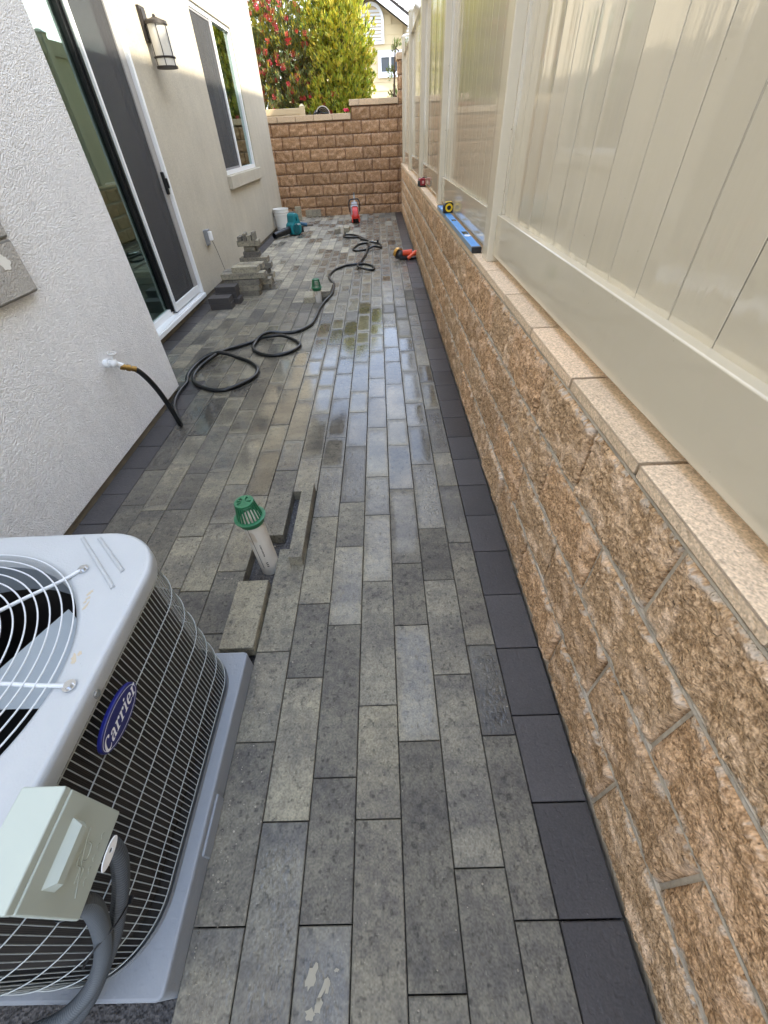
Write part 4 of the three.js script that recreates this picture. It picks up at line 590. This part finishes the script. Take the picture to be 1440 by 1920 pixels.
function tree(name, label, base, lobes, count, seed, tint, leafL, leafW, flowers) {
  const t = thing(name, label, 'tree', base), r = rng(seed), gauss = () => (r() + r() + r() - 1.5) / 1.5;
  const bark = rough('#5c4c3d', .95), limbs = [], tips = [];
  const limb = (a, b, r0, r1) => { const m = a.clone().lerp(b, .5).add(V(gauss() * .12, gauss() * .06, gauss() * .12)), c = new THREE.CatmullRomCurve3([a, m, b]), n = 10, g = new THREE.TubeGeometry(c, n, 1, 7, false), p = g.attributes.position; for (let i = 0; i <= n; i++) { const o = c.getPointAt(i / n), k = lerp(r0, r1, i / n); for (let j = 0; j <= 7; j++) { const v = i * 8 + j; p.setXYZ(v, o.x + (p.getX(v) - o.x) * k, o.y + (p.getY(v) - o.y) * k, o.z + (p.getZ(v) - o.z) * k); } } g.computeVertexNormals(); limbs.push(g); };
  const fork = V(0, .7, 0); limb(V(0, -.2, 0), fork, .09, .06);
  lobes.forEach(([x, y, z, R]) => { const c = V(x, y, z); limb(fork.clone().add(V(gauss() * .05, 0, gauss() * .05)), c, .045, .012); for (let i = 0; i < 9; i++) { const d = V(gauss(), gauss() * .9 + .25, gauss()).normalize().multiplyScalar(R * (.7 + .35 * r())); limb(c, c.clone().add(d), .012, .003); tips.push(c.clone().add(d)); } });
  mesh('trunk', merge(limbs), bark, t);
  const g = leafShape(leafL, leafW), im = new THREE.InstancedMesh(g, leafMat, count), M = new THREE.Matrix4(), Q = new THREE.Quaternion(), col = new THREE.Color();
  const sprays = []; const total = lobes.reduce((s, l) => s + l[3] ** 2.2, 0);
  for (const [x, y, z, R] of lobes) { const n = Math.round(count / 16 * R ** 2.2 / total); for (let i = 0; i < n; i++) { const d = V(gauss(), gauss(), gauss()).normalize(), k = R * Math.pow(r(), .36) * (.86 + .3 * r()); sprays.push({ c: V(x + d.x * k, y + d.y * k * 1.05, z + d.z * k * .9), d, out: k / R }); } }
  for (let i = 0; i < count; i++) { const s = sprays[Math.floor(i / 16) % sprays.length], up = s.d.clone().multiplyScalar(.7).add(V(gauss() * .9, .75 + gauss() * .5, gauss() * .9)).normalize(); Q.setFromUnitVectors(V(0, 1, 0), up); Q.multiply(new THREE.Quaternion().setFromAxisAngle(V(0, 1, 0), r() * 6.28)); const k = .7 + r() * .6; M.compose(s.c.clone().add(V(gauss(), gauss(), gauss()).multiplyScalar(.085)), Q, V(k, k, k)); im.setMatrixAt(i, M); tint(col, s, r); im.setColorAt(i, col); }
  im.name = 'crown'; im.userData.kind = 'stuff'; im.castShadow = im.receiveShadow = true; t.add(im);
  if (flowers) { const fg = []; for (let i = 0; i < 60; i++) { const a = r() * 6.28, y = r(), d = V(Math.cos(a), .25, Math.sin(a)); const q = new THREE.PlaneGeometry(.005, .045); q.translate(0, .03, 0); q.applyQuaternion(new THREE.Quaternion().setFromUnitVectors(V(0, 1, 0), d.normalize())); q.translate(0, y * .09, 0); fg.push(q); } const F = new THREE.InstancedMesh(mergeGeometries(fg), new THREE.MeshStandardMaterial({ roughness: .7, side: THREE.DoubleSide }), flowers.length); flowers.forEach(([x, y, z], i) => { Q.setFromEuler(new THREE.Euler(gauss() * 1.2, r() * 6, gauss() * 1.2)); const k = .7 + r() * .6; M.compose(V(x, y, z), Q, V(k, k, k)); F.setMatrixAt(i, M); F.setColorAt(i, col.setRGB(.36 + r() * .2, .018 + r() * .03, .035 + r() * .04)); }); F.name = 'red_flower'; F.userData.kind = 'stuff'; t.add(F); }
  return t;
}
{
  const r = rng(21), fl = []; for (let i = 0; i < 110; i++) { const u = r(), y = 1.55 + r() * 2.4, x = -1.0 + Math.pow(u, 1.5) * 1.7; fl.push([x, y, .55 + r() * .45 - Math.abs(x) * .15]); }
  tree('bottlebrush_tree', 'bottlebrush tree with red flowers and grey green leaves behind the left of the far wall', [-2.15, 0, -14.7], [[-.55, 2.4, .1, .9], [.25, 2.0, .25, .85], [-.3, 3.3, 0, .85], [.5, 2.9, .15, .75], [-.8, 1.6, .2, .8], [-1.4, 3.0, 0, .9], [.6, 1.7, .3, .6], [.1, 3.75, -.1, .5], [-.1, 2.7, -.3, .9], [-.7, 3.7, 0, .6]], 42000, 4,
    (c, s, q) => { const k = q(), top = smooth(s.c.y, 2.4, 3.9); if (k < .14 + top * .3) c.setRGB(.50 + q() * .16, .46 + q() * .1, .05); else if (k < .30) c.setRGB(.22, .07 + q() * .05, .03); else c.setRGB(.16 + q() * .14, .22 + q() * .12, .08 + q() * .05); }, .095, .013, fl);
  const f2 = []; for (let i = 0; i < 10; i++) f2.push([-.55 + r() * .4, 1.65 + r() * .5, .6 + r() * .15]);
  tree('leafy_tree', 'bright yellow green leafy tree behind the middle of the far wall', [-.78, 0, -14.4], [[-.15, 2.2, .1, .76], [.1, 2.95, .1, .68], [-.3, 3.35, .05, .62], [.22, 1.9, .15, .56], [-.5, 1.75, .2, .56], [.2, 3.55, 0, .45], [-.2, 3.85, 0, .46], [.34, 2.45, .1, .46], [-.2, 2.7, -.25, .7]], 34000, 9,
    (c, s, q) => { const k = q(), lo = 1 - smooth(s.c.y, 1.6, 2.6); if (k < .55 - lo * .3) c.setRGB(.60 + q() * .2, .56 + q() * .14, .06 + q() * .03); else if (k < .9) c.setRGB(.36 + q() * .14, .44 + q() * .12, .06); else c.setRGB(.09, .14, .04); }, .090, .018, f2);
  tree('slim_shrub', 'slender shrub with upright shoots beside the block pillar', [.42, 0, -13.0], [[0, 2.0, 0, .14], [.02, 2.35, 0, .13], [.05, 2.7, 0, .10], [-.05, 1.85, 0, .15]], 420, 14, (c, s, q) => c.setRGB(.16 + q() * .14, .24 + q() * .1, .05), .07, .010);
  const fw = mesh('pink_flower', merge([0, 1, 2, 3, 4, 5].map((i) => T(new THREE.SphereGeometry(.03, 8, 6).scale(1, .55, 1), Math.cos(i) * .035 - .61, 1.775 + (i % 2) * .02, -12.12 + Math.sin(i) * .03))), rough('#d8355c', .6), scene); tag(fw, 'pink blossom resting on the wall cap beside the step in the far wall', 'flower');
}
{
  const Z = -26, t = thing('gabled_house', 'cream lap sided house with a white trimmed gable beyond the far wall', 'house', [0, 0, Z]);
  const siding = new THREE.MeshStandardMaterial({ color: lin(.62, .52, .32), roughness: .8 }), PX = -.05, PY = 5.5, SL = .56, HW = 4.3, EY = PY - SL * HW;
  mesh('wall', extrude(poly([[PX - HW, 0], [PX + HW, 0], [PX + HW, EY - .1], [PX, PY - .12], [PX - HW, EY - .1]]), .2).translate(0, 0, -.25), siding, t);
  for (let y = .3; y < PY - .15; y += .27) { const half = Math.min(HW, (PY - .14 - (y + .27)) / SL); if (half < .1) break; const b = T(new THREE.BoxGeometry(half * 2, .275, .022), PX, y + .137, .0, -.055, 0, 0), o = mesh('siding_board', b, siding, t); o.name = numbered('siding_board'); }
  const rl = Math.hypot(HW + .6, (HW + .6) * SL), an = Math.atan(SL);
  for (const s of [-1, 1]) { const rf = mesh('roof', T(new THREE.BoxGeometry(rl, .14, 9), PX + s * (HW + .6) / 2, PY + .10 - SL * (HW + .6) / 2, -4, 0, 0, -s * an), rough('#4a4644', .9), t); mesh('rake_board', T(new THREE.BoxGeometry(rl, .22, .05), PX + s * (HW + .6) / 2, PY - .02 - SL * (HW + .6) / 2, .51, 0, 0, -s * an), whiteFrame, rf); const sh = []; for (let i = 0; i < 22; i++) sh.push(T(new THREE.BoxGeometry(.3, .035, .35), PX + s * (i + .5) * .222, PY + .19 - SL * (i + .5) * .222, .36, 0, 0, -s * (an - .06))); mesh('shingle_edge', merge(sh), rough('#3d3a39', .9), rf); }
  const arch = (R, y0) => { const s = new THREE.Shape(); s.moveTo(-R, y0); s.lineTo(-R, 0); s.absarc(0, 0, R, Math.PI, 0, true); s.lineTo(R, y0); s.closePath(); return s; };
  const vf = arch(.52, -.62); vf.holes.push(arch(.42, -.54)); const v = mesh('gable_vent', extrude(vf, .06).translate(PX + .02, 4.72, .02), whiteFrame, t); const sl = []; for (let i = 0; i < 10; i++) sl.push(T(new THREE.BoxGeometry(.84, .08, .012), PX + .02, 4.24 + i * .095, .03, -.6, 0, 0)); mesh('louver', merge(sl.slice(0, 9)), whiteFrame, v);
  const w = mesh('window', merge([bx(.20, 1.30, 3.72, 3.92, .0, .09, .005), bx(.20, 1.30, 3.12, 3.30, .0, .09, .005), bx(.20, .34, 3.30, 3.72, .0, .09, .005), bx(1.16, 1.30, 3.30, 3.72, .0, .09, .005), bx(.68, .76, 3.30, 3.72, .0, .08, .005)]), whiteFrame, t); mesh('pane', bx(.34, 1.16, 3.30, 3.72, .02, .03, 0), rough('#3a444b', .1), w);
}
{ // the house over the fence: out of frame, seen in the glass, on the vinyl and by its shade
  const t = thing('neighbor_house', 'cream two storey house with tiled roof beyond the vinyl fence, mirrored in window glass', 'house', [2.3, 0, -3.5]);
  const wm = rough('#ece7da', .9);
  mesh('wall', merge([bx(0, .2, 0, 5.55, -9.0, 9, 0), bx(.2, 7, 0, 5.55, -9.0, -8.8, 0)]), wm, t);
  const tile = new THREE.MeshStandardMaterial({ color: lin(.20, .185, .15), roughness: .9 });
  const rows = []; for (let i = 0; i < 14; i++) rows.push(T(new THREE.BoxGeometry(.34, .045, 18.6), -.45 + i * .29, 5.72 + i * .14, 0, 0, 0, .50));
  const rf = mesh('roof', merge(rows), tile, t); mesh('fascia', bx(-.62, -.56, 5.48, 5.66, -9.3, 9.3, 0), whiteFrame, rf); mesh('soffit', bx(-.56, 0, 5.5, 5.54, -9.3, 9.3, 0), whiteFrame, rf);
  for (const [z0, z1, y0, y1] of [[-5.9, -4.9, 3.4, 4.7], [-1.4, -.2, 3.4, 4.7], [3, 4.2, 3.4, 4.7]]) { const w = mesh('window', merge(openFrame(z1, z0, y0, y1, -.04, .03, .07)), whiteFrame, t); mesh('pane', bx(-.02, -.01, y0 + .07, y1 - .07, z0 + .07, z1 - .07, 0), rough('#46525a', .05), w); }
}
renderer.render(scene, camera);
